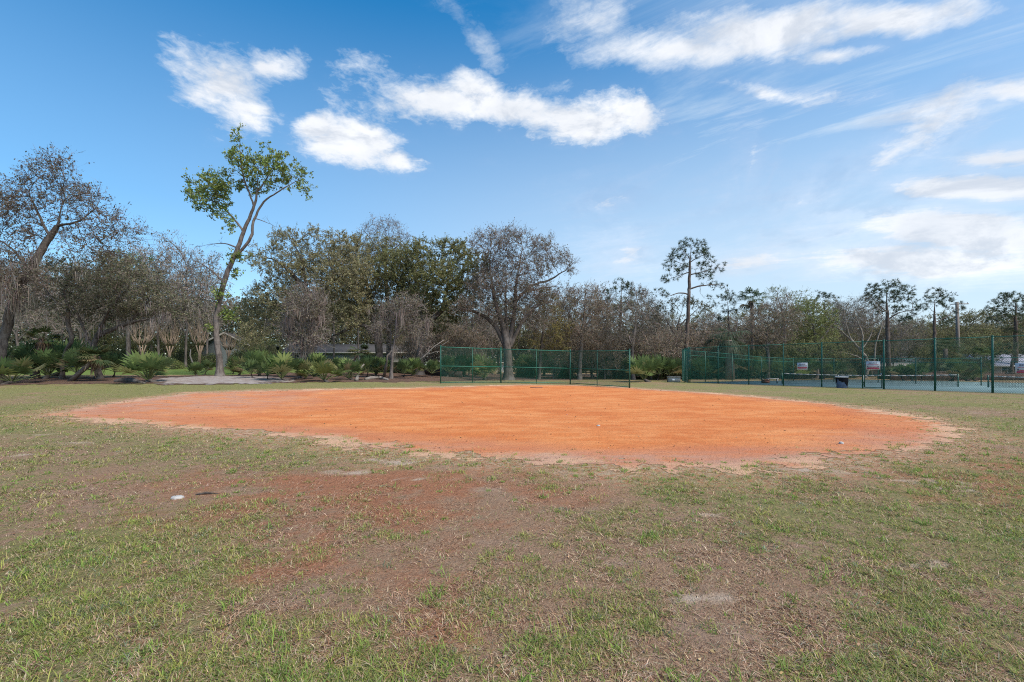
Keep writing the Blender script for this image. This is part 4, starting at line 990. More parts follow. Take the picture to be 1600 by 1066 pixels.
px_tree('leaning_sycamore', 'pale bare tree with long limbs leaning left and right behind the gateway', (1352, 592),
        [[(1372, 592, 3), (1356, 565, 2.8), (1338, 540, 2.4), (1318, 520, 1.8), (1304, 505, 1.2)], [(1345, 550, 2), (1348, 525, 1.6), (1338, 498, 1.2), (1332, 478, .8)], [(1366, 582, 2), (1368, 540, 1.6), (1378, 505, 1.1), (1372, 480, .7)], [(1330, 532, 1.4), (1322, 505, 1), (1318, 480, .7)], [(1356, 565, 1.5), (1325, 552, 1.1), (1298, 550, .8)], [(1345, 548, 1.4), (1362, 520, 1), (1360, 492, .7)]],
        [(1320, 480, 26, 16), (1350, 478, 26, 16), (1340, 505, 34, 18, .7), (1305, 500, 18, 18, .7), (1372, 490, 16, 20, .7)], 'haze', 24, depth=62, D=.44, lfk=.6, extra=dict(bark='bark_pale', tw=(.19, .16, .14), lc=[(.14, .15, .06), (.12, .11, .06)]))
def crown_pine(name, label, px, top, base_y, env, depth, seed, r, lean=0, limbs=()):
    return px_tree(name, label, (px, 590), [[(px, 592, r), (px - lean * .3, 550, r * .92), (px - lean * .6, 500, r * .75), (px - lean, top + 12, r * .35)]] + list(limbs), env, 'pine', seed, depth=depth, D=.40, dens=1.6, zr=1., trop=(0, 0, .05))
crown_pine('broad_pine', 'broad headed dark pine rising right above the court gateway', 1389, 446, 590,
           [(1390, 446, 24, 7, 2), (1368, 456, 16, 8, 1.8), (1414, 454, 14, 8, 1.8), (1358, 466, 10, 6, 1.6), (1384, 462, 26, 9, 1.4), (1408, 468, 18, 8, 1.4), (1424, 470, 8, 5, 1.4), (1372, 476, 16, 7, 1.1), (1400, 484, 20, 6, 1), (1432, 482, 12, 5, 1.4), (1412, 500, 14, 5), (1378, 488, 10, 5), (1450, 478, 8, 4)], 68, 25, 4.6, 4,
           [[(1387, 500, 1.8), (1402, 490, 1.3), (1425, 484, .8)], [(1387, 490, 1.6), (1372, 475, 1.1), (1362, 466, .7)]])
crown_pine('thin_pine', 'thin pine with sparse side tufts just left of the utility pole', 1460, 458, 590,
           [(1463, 458, 16, 5, 2), (1452, 466, 10, 5, 1.8), (1476, 466, 12, 6, 1.8), (1464, 474, 16, 5, 1.3), (1437, 472, 9, 4, 1.8), (1444, 480, 7, 4, 1.4), (1494, 474, 11, 4, 1.8), (1505, 486, 10, 4, 1.6), (1480, 480, 10, 4), (1480, 500, 12, 4, 1.2), (1470, 506, 10, 4)], 66, 26, 3.4, 0,
           [[(1461, 505, 1.2), (1480, 494, .9), (1498, 478, .6)], [(1461, 490, 1), (1448, 478, .7)]])
crown_pine('edge_pine', 'wide dark pine at the right picture edge above the pale roof', 1587, 462, 590,
           [(1585, 464, 26, 8, 2), (1565, 474, 14, 8, 1.8), (1608, 470, 20, 10, 1.6), (1552, 484, 9, 6, 1.8), (1582, 482, 26, 9, 1.3), (1560, 498, 18, 8, 1.3), (1596, 500, 24, 8, 1.2), (1544, 493, 8, 4, 1.4), (1586, 516, 16, 7, 1.2), (1570, 510, 9, 5)], 66, 27, 4.2)
px_tree('dark_conifer', 'low dark conifer in front of the pale roof at the right', (1580, 592),
        [[(1580, 592, 4), (1581, 570, 3.5), (1582, 548, 2)]], [(1582, 546, 24, 9, 1.8), (1596, 556, 16, 7, 1.4), (1566, 556, 12, 6, 1.2)], 'pine', 28, depth=58, D=.4)

# --- trees of one kind that crowd the background: one built, the others copied
def local_tree(name, label, group, trunks, env, sp, seed, **kw):
    T = [[(np.array(q[:3], float), q[3]) for q in t] for t in trunks]; E = [(np.array(e[:3], float), np.array(e[3:6], float), int(e[6])) for e in env]
    return grow_tree(name, label, 'tree', group, np.zeros(3), T, E, sp, seed, base_r=trunks[0][0][3], **kw)
KIND = {}
KIND['thicket_tree'] = local_tree('thicket_tree', '', '', [[(0, 0, -.1, .14), (.15, 0, 2.2, .12), (0, .1, 4.5, .09), (.2, 0, 6.5, .05)], [(.1, 0, 2.6, .07), (1.3, .3, 4.6, .05), (1.9, .2, 6, .03)], [(.1, 0, 2.2, .06), (-1.2, -.4, 4.4, .045), (-1.6, 0, 6, .03)]],
    [(0, 0, 7, 2.2, 2, 2, 90), (1.7, 0, 6, 1.8, 1.6, 1.8, 60), (-1.7, 0, 5.8, 1.8, 1.6, 1.8, 60), (0, 0, 4.3, 2.8, 2, 1.6, 60)], 'haze', 41, D=.42)
KIND['brushy_tree'] = local_tree('brushy_tree', '', '', [[(0, 0, -.1, .11), (.1, 0, 1.2, .1), (-.1, .1, 2.6, .06)], [(.1, 0, 1.1, .06), (1.2, .2, 2.6, .04)], [(0, 0, .8, .06), (-1.3, -.2, 2.3, .04)]],
    [(0, 0, 4, 2.2, 2, 1.6, 90), (1.7, 0, 3.2, 1.7, 1.5, 1.6, 70), (-1.7, 0, 3.0, 1.7, 1.5, 1.6, 70), (0, 0, 1.8, 2.6, 2, 1, 60)], 'rust', 42, D=.36)
KIND['olive_tree'] = local_tree('leafy_tree', '', '', [[(0, 0, -.1, .18), (.1, 0, 1.6, .16), (0, .1, 3.5, .1), (.2, 0, 5, .05)], [(.1, 0, 1.8, .08), (1.6, .3, 3.6, .05)], [(.1, 0, 1.6, .08), (-1.7, -.4, 3.4, .05)]],
    [(0, 0, 5.6, 2.2, 2, 1.8, 100), (1.9, 0, 4.4, 1.9, 1.6, 1.6, 80), (-1.9, 0, 4.2, 1.9, 1.6, 1.6, 80), (0, 0, 3, 2.8, 2, 1.3, 70)], 'olive', 43, D=.4, extra=dict(lc=[(0.230, 0.218, 0.096), (0.192, 0.192, 0.087), (0.269, 0.230, 0.128), (0.154, 0.154, 0.068)]))
KIND['dark_tree'] = local_tree('evergreen_tree', '', '', [[(0, 0, -.1, .14), (.1, 0, 1.2, .12), (0, .1, 2.8, .08), (.1, 0, 4.2, .04)]],
    [(0, 0, 4.2, 1.8, 1.7, 1.5, 90), (1.4, 0, 3.0, 1.5, 1.4, 1.4, 70), (-1.4, 0, 2.8, 1.5, 1.4, 1.4, 70), (0, 0, 1.4, 2.1, 1.7, 1.1, 60)], 'dark', 44, D=.36, lfk=.8)
KIND['slim_tree'] = local_tree('slim_tree', '', '', [[(0, 0, -.1, .11), (.1, 0, 3, .1), (-.15, .1, 6.5, .07), (.1, 0, 9, .035)], [(0, 0, 4.8, .05), (1.0, .3, 6.6, .03)], [(0, 0, 5.4, .05), (-1.0, .2, 7.4, .03)]],
    [(0, 0, 9, 1.5, 1.4, 1.5, 60), (.9, 0, 7.4, 1.3, 1.2, 1.4, 45), (-.9, 0, 7.8, 1.3, 1.2, 1.4, 45), (0, 0, 5.6, 1.5, 1.4, 1.2, 30)], 'bare', 45, D=.42, lfk=1.5, extra=dict(tw=(.23, .19, .17)))
used = set(); RB = np.random.default_rng(99)
def place(kind, px, d, top, label, group, wide=1.):
    o = KIND[kind]
    if kind in used: o = copy_tree(o)
    used.add(kind)
    hz = {'thicket_tree': 9., 'brushy_tree': 5.5, 'olive_tree': 7.3, 'dark_tree': 5.6, 'slim_tree': 10.4}[kind]
    g_ = G(px, d); h = CAM + (HY - top) / F * d - g_[2]; s = h / hz
    o.location = g_; o.scale = (s * wide, s * wide, s); o.rotation_euler = (0, 0, RB.uniform(0, 6.28)); o['label'] = label; o['group'] = group
    return o
ZL = [('thicket_tree', 'thin grey brown tree in the thicket behind the moss bearded leaning oak', 'grey thicket trees at the far left', [(30, 52, 400), (75, 47, 430), (130, 56, 390), (-60, 50, 390), (205, 60, 378, .9), (100, 62, 410), (50, 64, 420), (165, 66, 400), (0, 60, 410)]),
      ('thicket_tree', 'thin grey twiggy tree between the arching oak and the tall tree', 'grey thicket trees left of the tall tree', [(250, 56, 375, .8), (290, 58, 372, .8), (322, 60, 400, .8), (270, 68, 420), (310, 70, 430), (235, 70, 425)]),
      
      ('dark_tree', 'dark evergreen low behind the pale crape myrtles', 'evergreens behind the crape myrtles', [(205, 66, 525), (255, 68, 520, 1.2), (300, 64, 522), (160, 66, 510), (415, 66, 530)]),
      ('olive_tree', 'dull olive tree low between the tall tree and the hedge', 'olive trees behind the hedge', [(395, 74, 500), (385, 62, 520), (560, 82, 475), (510, 80, 450), (650, 78, 465), (600, 84, 480), (470, 84, 470), (690, 84, 480)]),
      ('brushy_tree', 'brown brush tree crowding the gap below the dense dark oak', 'brown brush trees left of the backstop', [(668, 56, 520), (700, 58, 510), (732, 57, 515), (690, 64, 500), (640, 60, 520)]),
      ('thicket_tree', 'grey twiggy tree seen through the left bay of the backstop', 'grey trees behind the left bay of the backstop', [(715, 66, 490), (745, 72, 480), (770, 70, 480)]),
      ('slim_tree', 'slim bare trunk rising behind the right half of the backstop', 'slim bare trees behind the backstop', [(868, 62, 470), (890, 58, 448), (925, 60, 455), (948, 62, 462), (1003, 60, 452), (1024, 62, 468), (835, 64, 470), (940, 70, 450)]),
      ('brushy_tree', 'rusty brown brush tree low behind the right half of the backstop', 'rusty brush trees behind the backstop', [(865, 58, 520), (905, 60, 515), (945, 57, 520), (985, 60, 522), (925, 66, 505)]),
      ('brushy_tree', 'rusty brown brush tree between the backstop and the court fence', 'rusty brush trees beside the utility cabinet', [(1018, 55, 520), (1045, 56, 515), (1035, 62, 505), (1085, 60, 510), (1098, 66, 500)]),
      ('thicket_tree', 'grey twiggy tree behind the tallest pine', 'grey trees behind the tallest pine', [(1040, 68, 490), (1105, 70, 488), (1125, 74, 490)]),
      ('dark_tree', 'dark evergreen behind the left part of the court fence', 'evergreens behind the left court fence', [(1105, 60, 540), (1150, 60, 545), (1180, 58, 545), (1215, 60, 540), (1240, 64, 535), (1045, 58, 548), (1070, 60, 550)]),
      ('thicket_tree', 'bare pale tree crowding behind the gateway and the broad pine', 'pale bare trees behind the gateway', [(1318, 74, 466), (1362, 78, 476), (1410, 80, 490), (1340, 84, 480), (1395, 70, 510)]),
      ('olive_tree', 'olive leaved tree low behind the gateway', 'olive trees behind the gateway', [(1325, 70, 520), (1375, 72, 512), (1300, 68, 515), (1350, 88, 498), (1395, 88, 500)]),
      ('olive_tree', 'olive brown tree in the row behind the tennis nets', 'olive trees behind the tennis nets', [(1440, 92, 502), (1475, 96, 490, 1.2), (1520, 92, 488), (1550, 96, 486, 1.2), (1600, 90, 492), (1420, 100, 502), (1490, 84, 510), (1458, 82, 515), (1535, 84, 508), (1575, 82, 512), (1620, 96, 488), (1408, 86, 515)]),
      ('dark_tree', 'dark green tree in the row behind the tennis nets', 'dark trees behind the tennis nets', [(1475, 70, 535), (1520, 66, 535), (1535, 80, 520), (1450, 78, 540), (1630, 70, 520)]),
      ('olive_tree', 'grey olive tree filling the wood behind the right half of the backstop', 'olive trees behind the backstop', [(850, 74, 478), (890, 78, 468), (935, 76, 472), (975, 80, 470), (1012, 76, 486), (810, 80, 470), (780, 84, 470)]),
      ('olive_tree', 'grey olive tree filling the wood behind the left part of the court fence', 'olive trees behind the left court fence', [(1050, 80, 492), (1100, 82, 488), (1150, 80, 490), (1190, 84, 482), (1240, 80, 480), (1270, 88, 475), (1310, 84, 482), (1075, 72, 505), (1125, 74, 505), (1215, 74, 500)]),
      ('thicket_tree', 'twiggy grey tree behind the row of olive trees past the nets', 'grey trees past the nets', [(1430, 104, 500), (1500, 108, 494), (1565, 104, 492), (1620, 100, 496)]),
      ('slim_tree', 'slim bare tree standing behind the tall olive oaks', 'slim bare trees behind the oaks', [(560, 66, 400), (520, 62, 380), (650, 64, 395), (740, 66, 430), (455, 66, 410)])]
for kind, label, group, spots in ZL:
    for q in spots: place(kind, q[0], q[1], q[2], label, group, q[3] if len(q) > 3 else 1.)

# --- palms
def fan(R, hub, d, size, n=15, droop=.25, w=.03):
    """a fan of leaflets round the end of a stalk"""
    d = unit(d); s = unit(np.cross(d, (0, 0, 1.)) + 1e-6); u = np.cross(s, d)
    V, Q, T = [], [], []
    for k in range(n):
        a = (k / (n - 1) - .5) * 3.7 + R.normal(0, .05); L_ = size * (1 - .25 * abs(k / (n - 1) - .5) * 2) * R.uniform(.85, 1.1)
        dd = unit(math.cos(a) * d + math.sin(a) * s + u * (.28 - .1 * abs(a)))
        sd = unit(np.cross(dd, u)) * w
        p1 = hub + dd * L_ * .55; p2 = hub + dd * L_ + np.array([0, 0, -droop * L_])
        b = len(V); V += [hub - sd * .35, hub + sd * .35, p1 + sd, p1 - sd, p2]; Q.append((b, b + 1, b + 2, b + 3)); T.append((b + 3, b + 2, b + 4))
    return V, Q, T
LC_P = [(0.195, 0.273, 0.085), (0.150, 0.215, 0.065), (0.111, 0.163, 0.058), (0.247, 0.293, 0.098), (0.234, 0.227, 0.098)]
def palm_head(R, c, nf, stalk, size, up=.55, droop=.25, cols=LC_P, w=.03, lo=-.5, parent=None, nl=15, dead=.08):
    V, Q, T, C = [], [], [], []; st = MB()
    for k in range(nf):
        az = k * 2.4 + R.normal(0, .3); el = up + R.uniform(lo, .75); el = min(el, 1.45)
        d = np.array([math.cos(az) * math.cos(el), math.sin(az) * math.cos(el), math.sin(el)]); L_ = stalk * R.uniform(.75, 1.2)
        mid_ = c + d * L_ * .6; end = c + unit(d - np.array([0, 0, .12])) * L_
        st.tube([c + d * .04, mid_, end], [w * .45, w * .32, w * .25], 4, False)
        v, q, t = fan(R, end, unit(d - np.array([0, 0, droop])), size * R.uniform(.8, 1.15), nl, droop * R.uniform(.6, 1.6), w)
        b = len(V); V += v; Q += [[i + b for i in f] for f in q]; T += [[i + b for i in f] for f in t]
        cc = np.array(cols[R.integers(len(cols))]) * R.uniform(.8, 1.2)
        if R.random() < dead: cc = np.array((.24, .19, .10))
        C += [cc] * len(v)
    st.build('stalks', M['stalk'], parent); return mk('fronds', V, [np.array(Q), np.array(T)], M['leaf'], parent, col=np.array(C))
M['stalk'] = simple('palm_stalk', (.10, .12, .045), .6, 0, .25, 5)
M['palmtrunk'] = simple('palm_trunk', (.17, .14, .12), .95, 0, .4, 4, .1, 1.2, (1, 1, 3))
def palmetto_kind(seed, cols, nf=13, tall=0):
    R = np.random.default_rng(seed)
    r = empty('saw_palmetto', (0, 0, 0), '', 'palmetto')
    palm_head(R, np.array([0, 0, .1 + tall]), nf + 3, .74, .62, .72, .10, cols, .046, -.35, r, 13)
    MB().tube([(-.3, .05, -.02), (-.12, .0, .06), (0, 0, .14 + tall)], [.07, .08, .06], 7).build('stem', M['bark_dark'], r)
    return r
PK = [palmetto_kind(61, LC_P), palmetto_kind(62, LC_P, 16), palmetto_kind(63, [(.11, .165, .06), (.09, .135, .052), (.15, .20, .075)], 14, .25), palmetto_kind(64, [(.25, .26, .09), (.19, .225, .075), (.14, .18, .06)], 12)]
used2 = set()
def palmetto(k, px, py, h, label, group=None, depth=None, wide=1.):
    o = PK[k]
    if k in used2: o = copy_tree(o)
    used2.add(k)
    g_ = P(px, py) if depth is None else G(px, depth); s = 1.12 * h / F * g_[1] / (1.45 + (.25 if k == 2 else 0))
    o.location = g_ - np.array([0, 0, .03]); o.scale = (s * wide, s * wide, s); o.rotation_euler = (0, 0, RB.uniform(0, 6.28)); o['label'] = label
    if group: o['group'] = group
palmetto(1, 232, 598, 50, 'wide palmetto clump beside the dark log in front of the crape myrtles', None, None, 1.15)
palmetto(0, 18, 600, 44, 'yellowish palmetto clump at the foot of the moss bearded leaning oak', None, None, 1.2)
palmetto(1, 440, 595, 46, 'broad palmetto clump left of the thin trunk veiled in moss', None, None, 1.1)
palmetto(3, 507, 597, 38, 'yellow green palmetto clump nearest the turf, right of the veiled trunk', None, None, 1.1)
palmetto(0, 546, 594, 36, 'palmetto clump just left of the upright grey snag')
palmetto(1, 1006, 597, 44, 'bright palmetto clump right of the backstop')
palmetto(0, 757, 594, 42, 'palmetto clump left of the great oak, behind the backstop post')
for px, py, h, k in [(45, 592, 58, 2), (75, 592, 48, 1), (120, 594, 50, 2), (148, 592, 52, 2), (180, 590, 40, 2), (95, 588, 60, 1), (-20, 596, 60, 2)]:
    palmetto(k, px, py, h, 'dark palmetto in the shade around the crooked trunks at the left', 'shaded palmettos at the left')
for px, py, h, k in [(306, 587, 22, 1), (322, 586, 24, 2), (375, 587, 32, 0), (392, 591, 30, 2), (405, 588, 42, 1), (418, 593, 28, 2), (366, 585, 26, 2)]:
    palmetto(k, px, py, h, 'small palmetto beside the foot of the tall leaning tree', 'palmettos by the tall tree')
for px, py, h, k in [(478, 593, 34, 0), (495, 588, 38, 1), (528, 590, 32, 2), (575, 590, 36, 2), (588, 587, 30, 1), (600, 588, 30, 2), (632, 590, 30, 2), (646, 588, 30, 1), (675, 590, 28, 2)]:
    palmetto(k, px, py, h, 'palmetto among the leaf litter between the veiled trunk and the backstop', 'palmettos left of the backstop')
for px, py, h, k in [(700, 589, 34, 2), (722, 588, 36, 1), (742, 588, 34, 2), (822, 589, 36, 1), (838, 590, 38, 0), (852, 588, 42, 2), (868, 590, 34, 1), (905, 591, 38, 1), (925, 590, 36, 2), (945, 591, 34, 2), (965, 591, 40, 2), (980, 592, 34, 1), (890, 588, 38, 2)]:
    palmetto(k, px, py, h, 'palmetto seen through the backstop wire', 'palmettos behind the backstop')
for px, d, h, k in [(1030, 52, 42, 2), (1045, 53, 36, 2), (1058, 54, 34, 2), (1098, 56, 36, 1), (1112, 57, 34, 2), (1130, 57, 40, 2), (1165, 58, 34, 2), (1185, 56, 36, 2), (1220, 56, 34, 2), (1250, 56, 36, 1), (1265, 56, 36, 2), (1305, 56, 30, 2)]:
    palmetto(k, px, 0, h, 'dark palmetto below the trees by the left end of the court', 'palmettos behind the left court fence', d)
for px, d, h, k in [(1408, 51, 26, 2), (1440, 50, 30, 2), (1425, 51, 28, 1), (1492, 50, 36, 2), (1508, 50, 32, 0), (1520, 50.5, 26, 1)]:
    palmetto(k, px, 0, h, 'bushy palmetto in front of the brown board wall', 'palmettos along the board wall', d)

def palm_tree(name, label, base, pts, nf, stalk, size, seed, depth=None, cols=LC_P, rr=3., up=.35, droop=.45, boots=True, lo=-.8):
    b = P(*base) if depth is None else G(base[0], depth); d = b[1]; k = d / F; R = np.random.default_rng(seed)
    r = empty(name, b, label, 'palm')
    tp = [b - [0, 0, .1]] + [W(x, y, d) for x, y in pts]
    MB().tube(tp, [rr * k * 1.15] + [rr * k] * (len(tp) - 1), 9).build('trunk', M['palmtrunk'], r, True)
    palm_head(R, tp[-1], nf, stalk, size, up, droop, cols, .045, lo, r, 17)
    if boots:
        V, Q, C = ribbons(np.tile(tp[-1], (60, 1)) + R.normal(0, .12, (60, 3)), unit(np.array([0, 0, -1]) + R.normal(0, .35, (60, 3))), R.uniform(.5, 1.4, 60), np.full(60, .05), R, 3, .15, .6)
        mk('dead_fronds', V, [Q], M['twig'], r, col=np.repeat(pick(R, [(.20, .14, .09), (.15, .11, .075)], 60), 8, 0))
    return r
palm_tree('fan_palm', 'tall fan palm topping the rusty brown tree', (1176, 590), [(1176, 540), (1175, 495), (1174, 472)], 22, 1.5, 1.25, 71, 64, [(.075, .12, .055), (.06, .095, .045), (.10, .14, .065)], 2.3, .5, .55)
palm_tree('cabbage_palm', 'drooping grey green cabbage palm behind the left end of the court fence', (1140, 592), [(1140, 560), (1136, 532)], 30, 1.7, 1.5, 72, 55, [(.08, .115, .07), (.10, .135, .09), (.06, .085, .05)], 6.5, .15, .65)
palm_tree('leaning_palm', 'small palm on a bare leaning trunk in front of the pale house', (545, 586), [(549, 572), (557, 556), (563, 549)], 22, .7, .75, 73, None, [(.05, .075, .04), (.07, .10, .05), (.13, .13, .05)], 2.6, .45, .3, False)
palm_tree('shaggy_palm', 'shaggy yellow green palm above the dark palmettos at the far left', (58, 592), [(54, 565), (62, 542), (66, 532)], 18, .75, .7, 74, None, [(.14, .16, .05), (.10, .13, .04), (.07, .09, .03)], 4, .5, .3)
palm_tree('leaning_trunk_palm', 'palm on two dark leaning trunks left of the dark log', (108, 596), [(125, 582), (142, 568), (148, 560)], 20, .7, .75, 75, None, [(.05, .075, .03), (.08, .10, .04), (.13, .13, .06)], 3.4, .4, .3)
palm_tree('garden_palm', 'green feathery palm right of the utility pole behind the court', (1538, 590), [(1538, 575), (1537, 560)], 24, 1.3, 1.1, 76, 64, [(.07, .11, .04), (.10, .14, .05)], 3, .4, .35, False)
palm_tree('garden_palm', 'dark feathery palm left of the utility pole behind the court', (1478, 590), [(1478, 570), (1477, 545)], 26, 1.3, 1.1, 77, 62, [(.05, .08, .035), (.07, .10, .045)], 3, .4, .4, False)

# --- crape myrtles, pruned to pale vases of whips
M['bark_myrtle'] = bark('bark_myrtle', (.15, .11, .08), (.28, .215, .16))
def myrtle(px, top, d, label, seed, w=1.):
    R = np.random.default_rng(seed); g_ = G(px, d); H = CAM + (HY - top) / F * d - g_[2]
    r = empty('crape_myrtle', g_, label, 'tree', 'pruned crape myrtles behind the hedge mound')
    st, wh = MB(), MB()
    for k in range(6):
        a = k * 1.05 + R.normal(0, .2); dx = np.array([math.cos(a), math.sin(a), 0]) * w
        p0 = g_ + dx * .06; p1 = g_ + dx * .10 + [0, 0, H * .34]; p2 = g_ + dx * .40 + [0, 0, H * .52]
        st.tube([p0 - [0, 0, .1], p1, p2], [.10, .075, .055], 7)
        for j in range(5):
            a2 = a + R.normal(0, 1.1); q = p2 + np.array([math.cos(a2) * R.uniform(.1, .75) * w, math.sin(a2) * R.uniform(.1, .75) * w, H * R.uniform(.12, .25)])
            q2 = q + (q - p2) * .5 + np.array([R.normal(0, .1), R.normal(0, .1), H * R.uniform(.08, .28)])
            st.tube([p2, (p2 + q) / 2 + R.normal(0, .03, 3), q], [.05, .038, .03], 5)
            for i in range(2): wh.tube([q, (q + q2) / 2 + R.normal(0, .09, 3), q2 + R.normal(0, .2, 3)], [.024, .018, .010], 4, False)
    st.build('trunk', M['bark_myrtle'], r, True); wh.build('whips', M['bark_myrtle'], r, True)
myrtle(222, 506, 54, 'pale vase shaped crape myrtle with the stoutest stems, behind the hedge mound', 81, 1.15)
myrtle(265, 510, 56, 'greyish crape myrtle right of the stoutest one, behind the hedge mound', 82, .95)
myrtle(312, 508, 55, 'tan crape myrtle just left of the tall leaning tree', 83, 1.)
myrtle(357, 522, 56, 'thin crape myrtle just right of the tall leaning tree', 84, .8)

# --- clipped hedges and loose shrubs: leaf shells over a bumpy body
def leafy(name, label, cat, c, rad, cols, seed, n, ls=.09, box=False, kind=None, rz=0., group=None):
    R = np.random.default_rng(seed); rad = np.array(rad, float)
    d = rdir(R, n); 
    if box:
        q = R.uniform(-1, 1, (n, 3)); ax = R.choice(3, n, p=[.05, .45, .5]); q[np.arange(n), ax] = np.where(ax == 2, 1, np.sign(q[np.arange(n), ax])); pts = q * rad
    else:
        d[:, 2] = np.abs(d[:, 2]); pts = d * rad * R.uniform(.72, 1.03, (n, 1))
    pts = pts + R.normal(0, ls * .5, (n, 3)) * (1 + .8 * (fbm(pts[:, 0] + 50, pts[:, 1] + pts[:, 2] * .7, .8, seed) - .5))[:, None]
    ca, sa = math.cos(rz), math.sin(rz); pts = np.stack([pts[:, 0] * ca - pts[:, 1] * sa, pts[:, 0] * sa + pts[:, 1] * ca, pts[:, 2]], 1)
    r = empty(name, c, label, cat, group) 
    V, Q = leaves(pts + np.array(c), ls, R); mk('foliage', V, [Q], M['leaf'], r, col=np.repeat(pick(R, cols, n, .22), 4, 0))
    core = MB()
    if box: core.box(np.array(c) + [0, 0, 0], tuple(rad * 2 * .9), rz)
    else: core.lathe((0, 0, 0), [(math.cos(t) * .8, math.sin(t) * .8) for t in np.linspace(0, 1.5, 6)], 14); core.v = [v * rad + np.array(c) for v in core.v]
    core.build('branches', M['hedgecore'], r, True)
    return r
M['hedgecore'] = simple('hedge_core', (.03, .032, .018), .95, 0, .4, 5)
g_ = G(246, 52); leafy('hedge_mound', 'long rounded clipped hedge mound below the crape myrtles', 'hedge', g_ + [0, 0, -.1], (3.3, 1.6, 1.55), [(.19, .22, .07), (.15, .18, .06), (.11, .13, .05), (.23, .25, .09)], 91, 9000, .10)
g_ = G(474, 53.5); leafy('clipped_hedge', 'flat topped clipped hedge left of the moss veiled trunk', 'hedge', g_ + [0, 0, .35], (4.0, .8, .75), [(.13, .165, .06), (.10, .13, .048), (.165, .20, .075)], 92, 9000, .10, True)
g_ = G(592, 53); leafy('clipped_hedge', 'long flat topped clipped hedge running to the slim pale trunk', 'hedge', g_ + [0, 0, .35], (4.6, .8, .75), [(.13, .165, .06), (.10, .13, .048), (.165, .20, .075), (.17, .13, .08)], 93, 11000, .10, True)
def bush(px, d, w, top, label, seed, cols, group=None):
    g_ = G(px, d); h = CAM + (HY - top) / F * d - g_[2]; leafy('bush', label, 'bush', g_, (w / 2 / F * d, w / 2.4 / F * d, h), cols, seed, int(900 + 60 * w), .14, group=group)
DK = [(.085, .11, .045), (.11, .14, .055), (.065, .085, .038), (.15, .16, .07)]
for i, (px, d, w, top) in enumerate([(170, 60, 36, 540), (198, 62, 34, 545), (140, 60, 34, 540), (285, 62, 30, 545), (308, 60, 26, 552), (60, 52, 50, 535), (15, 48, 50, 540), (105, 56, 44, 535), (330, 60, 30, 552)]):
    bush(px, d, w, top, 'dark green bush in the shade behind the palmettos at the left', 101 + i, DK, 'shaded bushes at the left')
for i, (px, d, w, top) in enumerate([(375, 57, 40, 548), (402, 60, 36, 536), (425, 64, 34, 528)]):
    bush(px, d, w, top, 'dark bush between the tall tree and the clipped hedge', 121 + i, DK, 'dark bushes right of the tall tree')
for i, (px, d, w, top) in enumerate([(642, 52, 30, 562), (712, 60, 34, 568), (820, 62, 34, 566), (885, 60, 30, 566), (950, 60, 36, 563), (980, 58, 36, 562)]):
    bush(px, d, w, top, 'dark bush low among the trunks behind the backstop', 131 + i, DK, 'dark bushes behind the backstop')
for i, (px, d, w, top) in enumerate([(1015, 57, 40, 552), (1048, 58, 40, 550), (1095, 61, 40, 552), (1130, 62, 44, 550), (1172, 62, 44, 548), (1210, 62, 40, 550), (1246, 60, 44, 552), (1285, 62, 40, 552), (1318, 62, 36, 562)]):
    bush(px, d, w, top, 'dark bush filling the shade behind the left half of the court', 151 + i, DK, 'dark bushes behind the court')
for i, (px, d, w, top) in enumerate([(1340, 72, 40, 560), (1395, 58, 40, 572), (1430, 57, 40, 574), (1470, 60, 34, 560), (1500, 60, 36, 556), (1530, 62, 36, 556), (1560, 72, 36, 545)]):
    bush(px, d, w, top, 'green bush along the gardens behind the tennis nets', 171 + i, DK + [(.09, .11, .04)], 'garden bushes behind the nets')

# --- dead wood
def log(name, label, pts, rad, mat, px=True, branches=()):
    q = [P(x, y) + np.array([0, 0, r * .6]) if h is None else W(x, y, h) for (x, y, h), r in zip(pts, rad)]
    r = empty(name, [q[0][0], q[0][1], float(gz(q[0][0], q[0][1]))], label, 'log' if 'log' in name else 'dead wood')
    MB().tube(q, rad, 9).build('trunk', M[mat], r, True)
    for b in branches:
        MB().tube([W(x, y, h) for x, y, h in b[0]], b[1], 6).build('branch', M[mat], r, True)
    return r
dl = P(200, 598)[1]
log('fallen_log', 'dark fallen log lying in the leaf litter beside the wide palmetto', [(178, 597.5, None), (192, 597, None), (206, 597, None), (226, 600, None)], [.10, .2, .2, .07], 'bark_dark')
d5 = P(570, 594)[1]
log('driftwood_log', 'pale grey driftwood log lying left of the slim pale trunk', [(571, 594, None), (580, 592.5, None), (594, 592, None), (606, 594.5, None)], [.12, .16, .15, .1], 'bark_dead')
log('grey_snag', 'upright grey snag leaning right beside the driftwood log', [(557, 596, None), (560, 585, d5), (564, 575, d5), (569, 569, d5)], [.14, .11, .09, .05], 'bark_dead')
log('leaning_snag', 'pale leaning stem behind the palmettos right of the tall tree', [(372, 574, 46), (380, 566, 46), (391, 556, 46)], [.12, .11, .09], 'bark_dead')
log('curved_snag', 'thin pale curved stem left of the tall tree', [(311, 578, 44), (301, 567, 44), (297, 556, 44), (298, 546, 44)], [.09, .08, .06, .04], 'bark_dead')
log('bent_trunk', 'bent grey trunk between the leaning palm and the slim pale trunk', [(600, 592, None), (603, 572, d5), (606, 556, d5), (612, 548, d5)], [.13, .11, .1, .07], 'bark_grey')
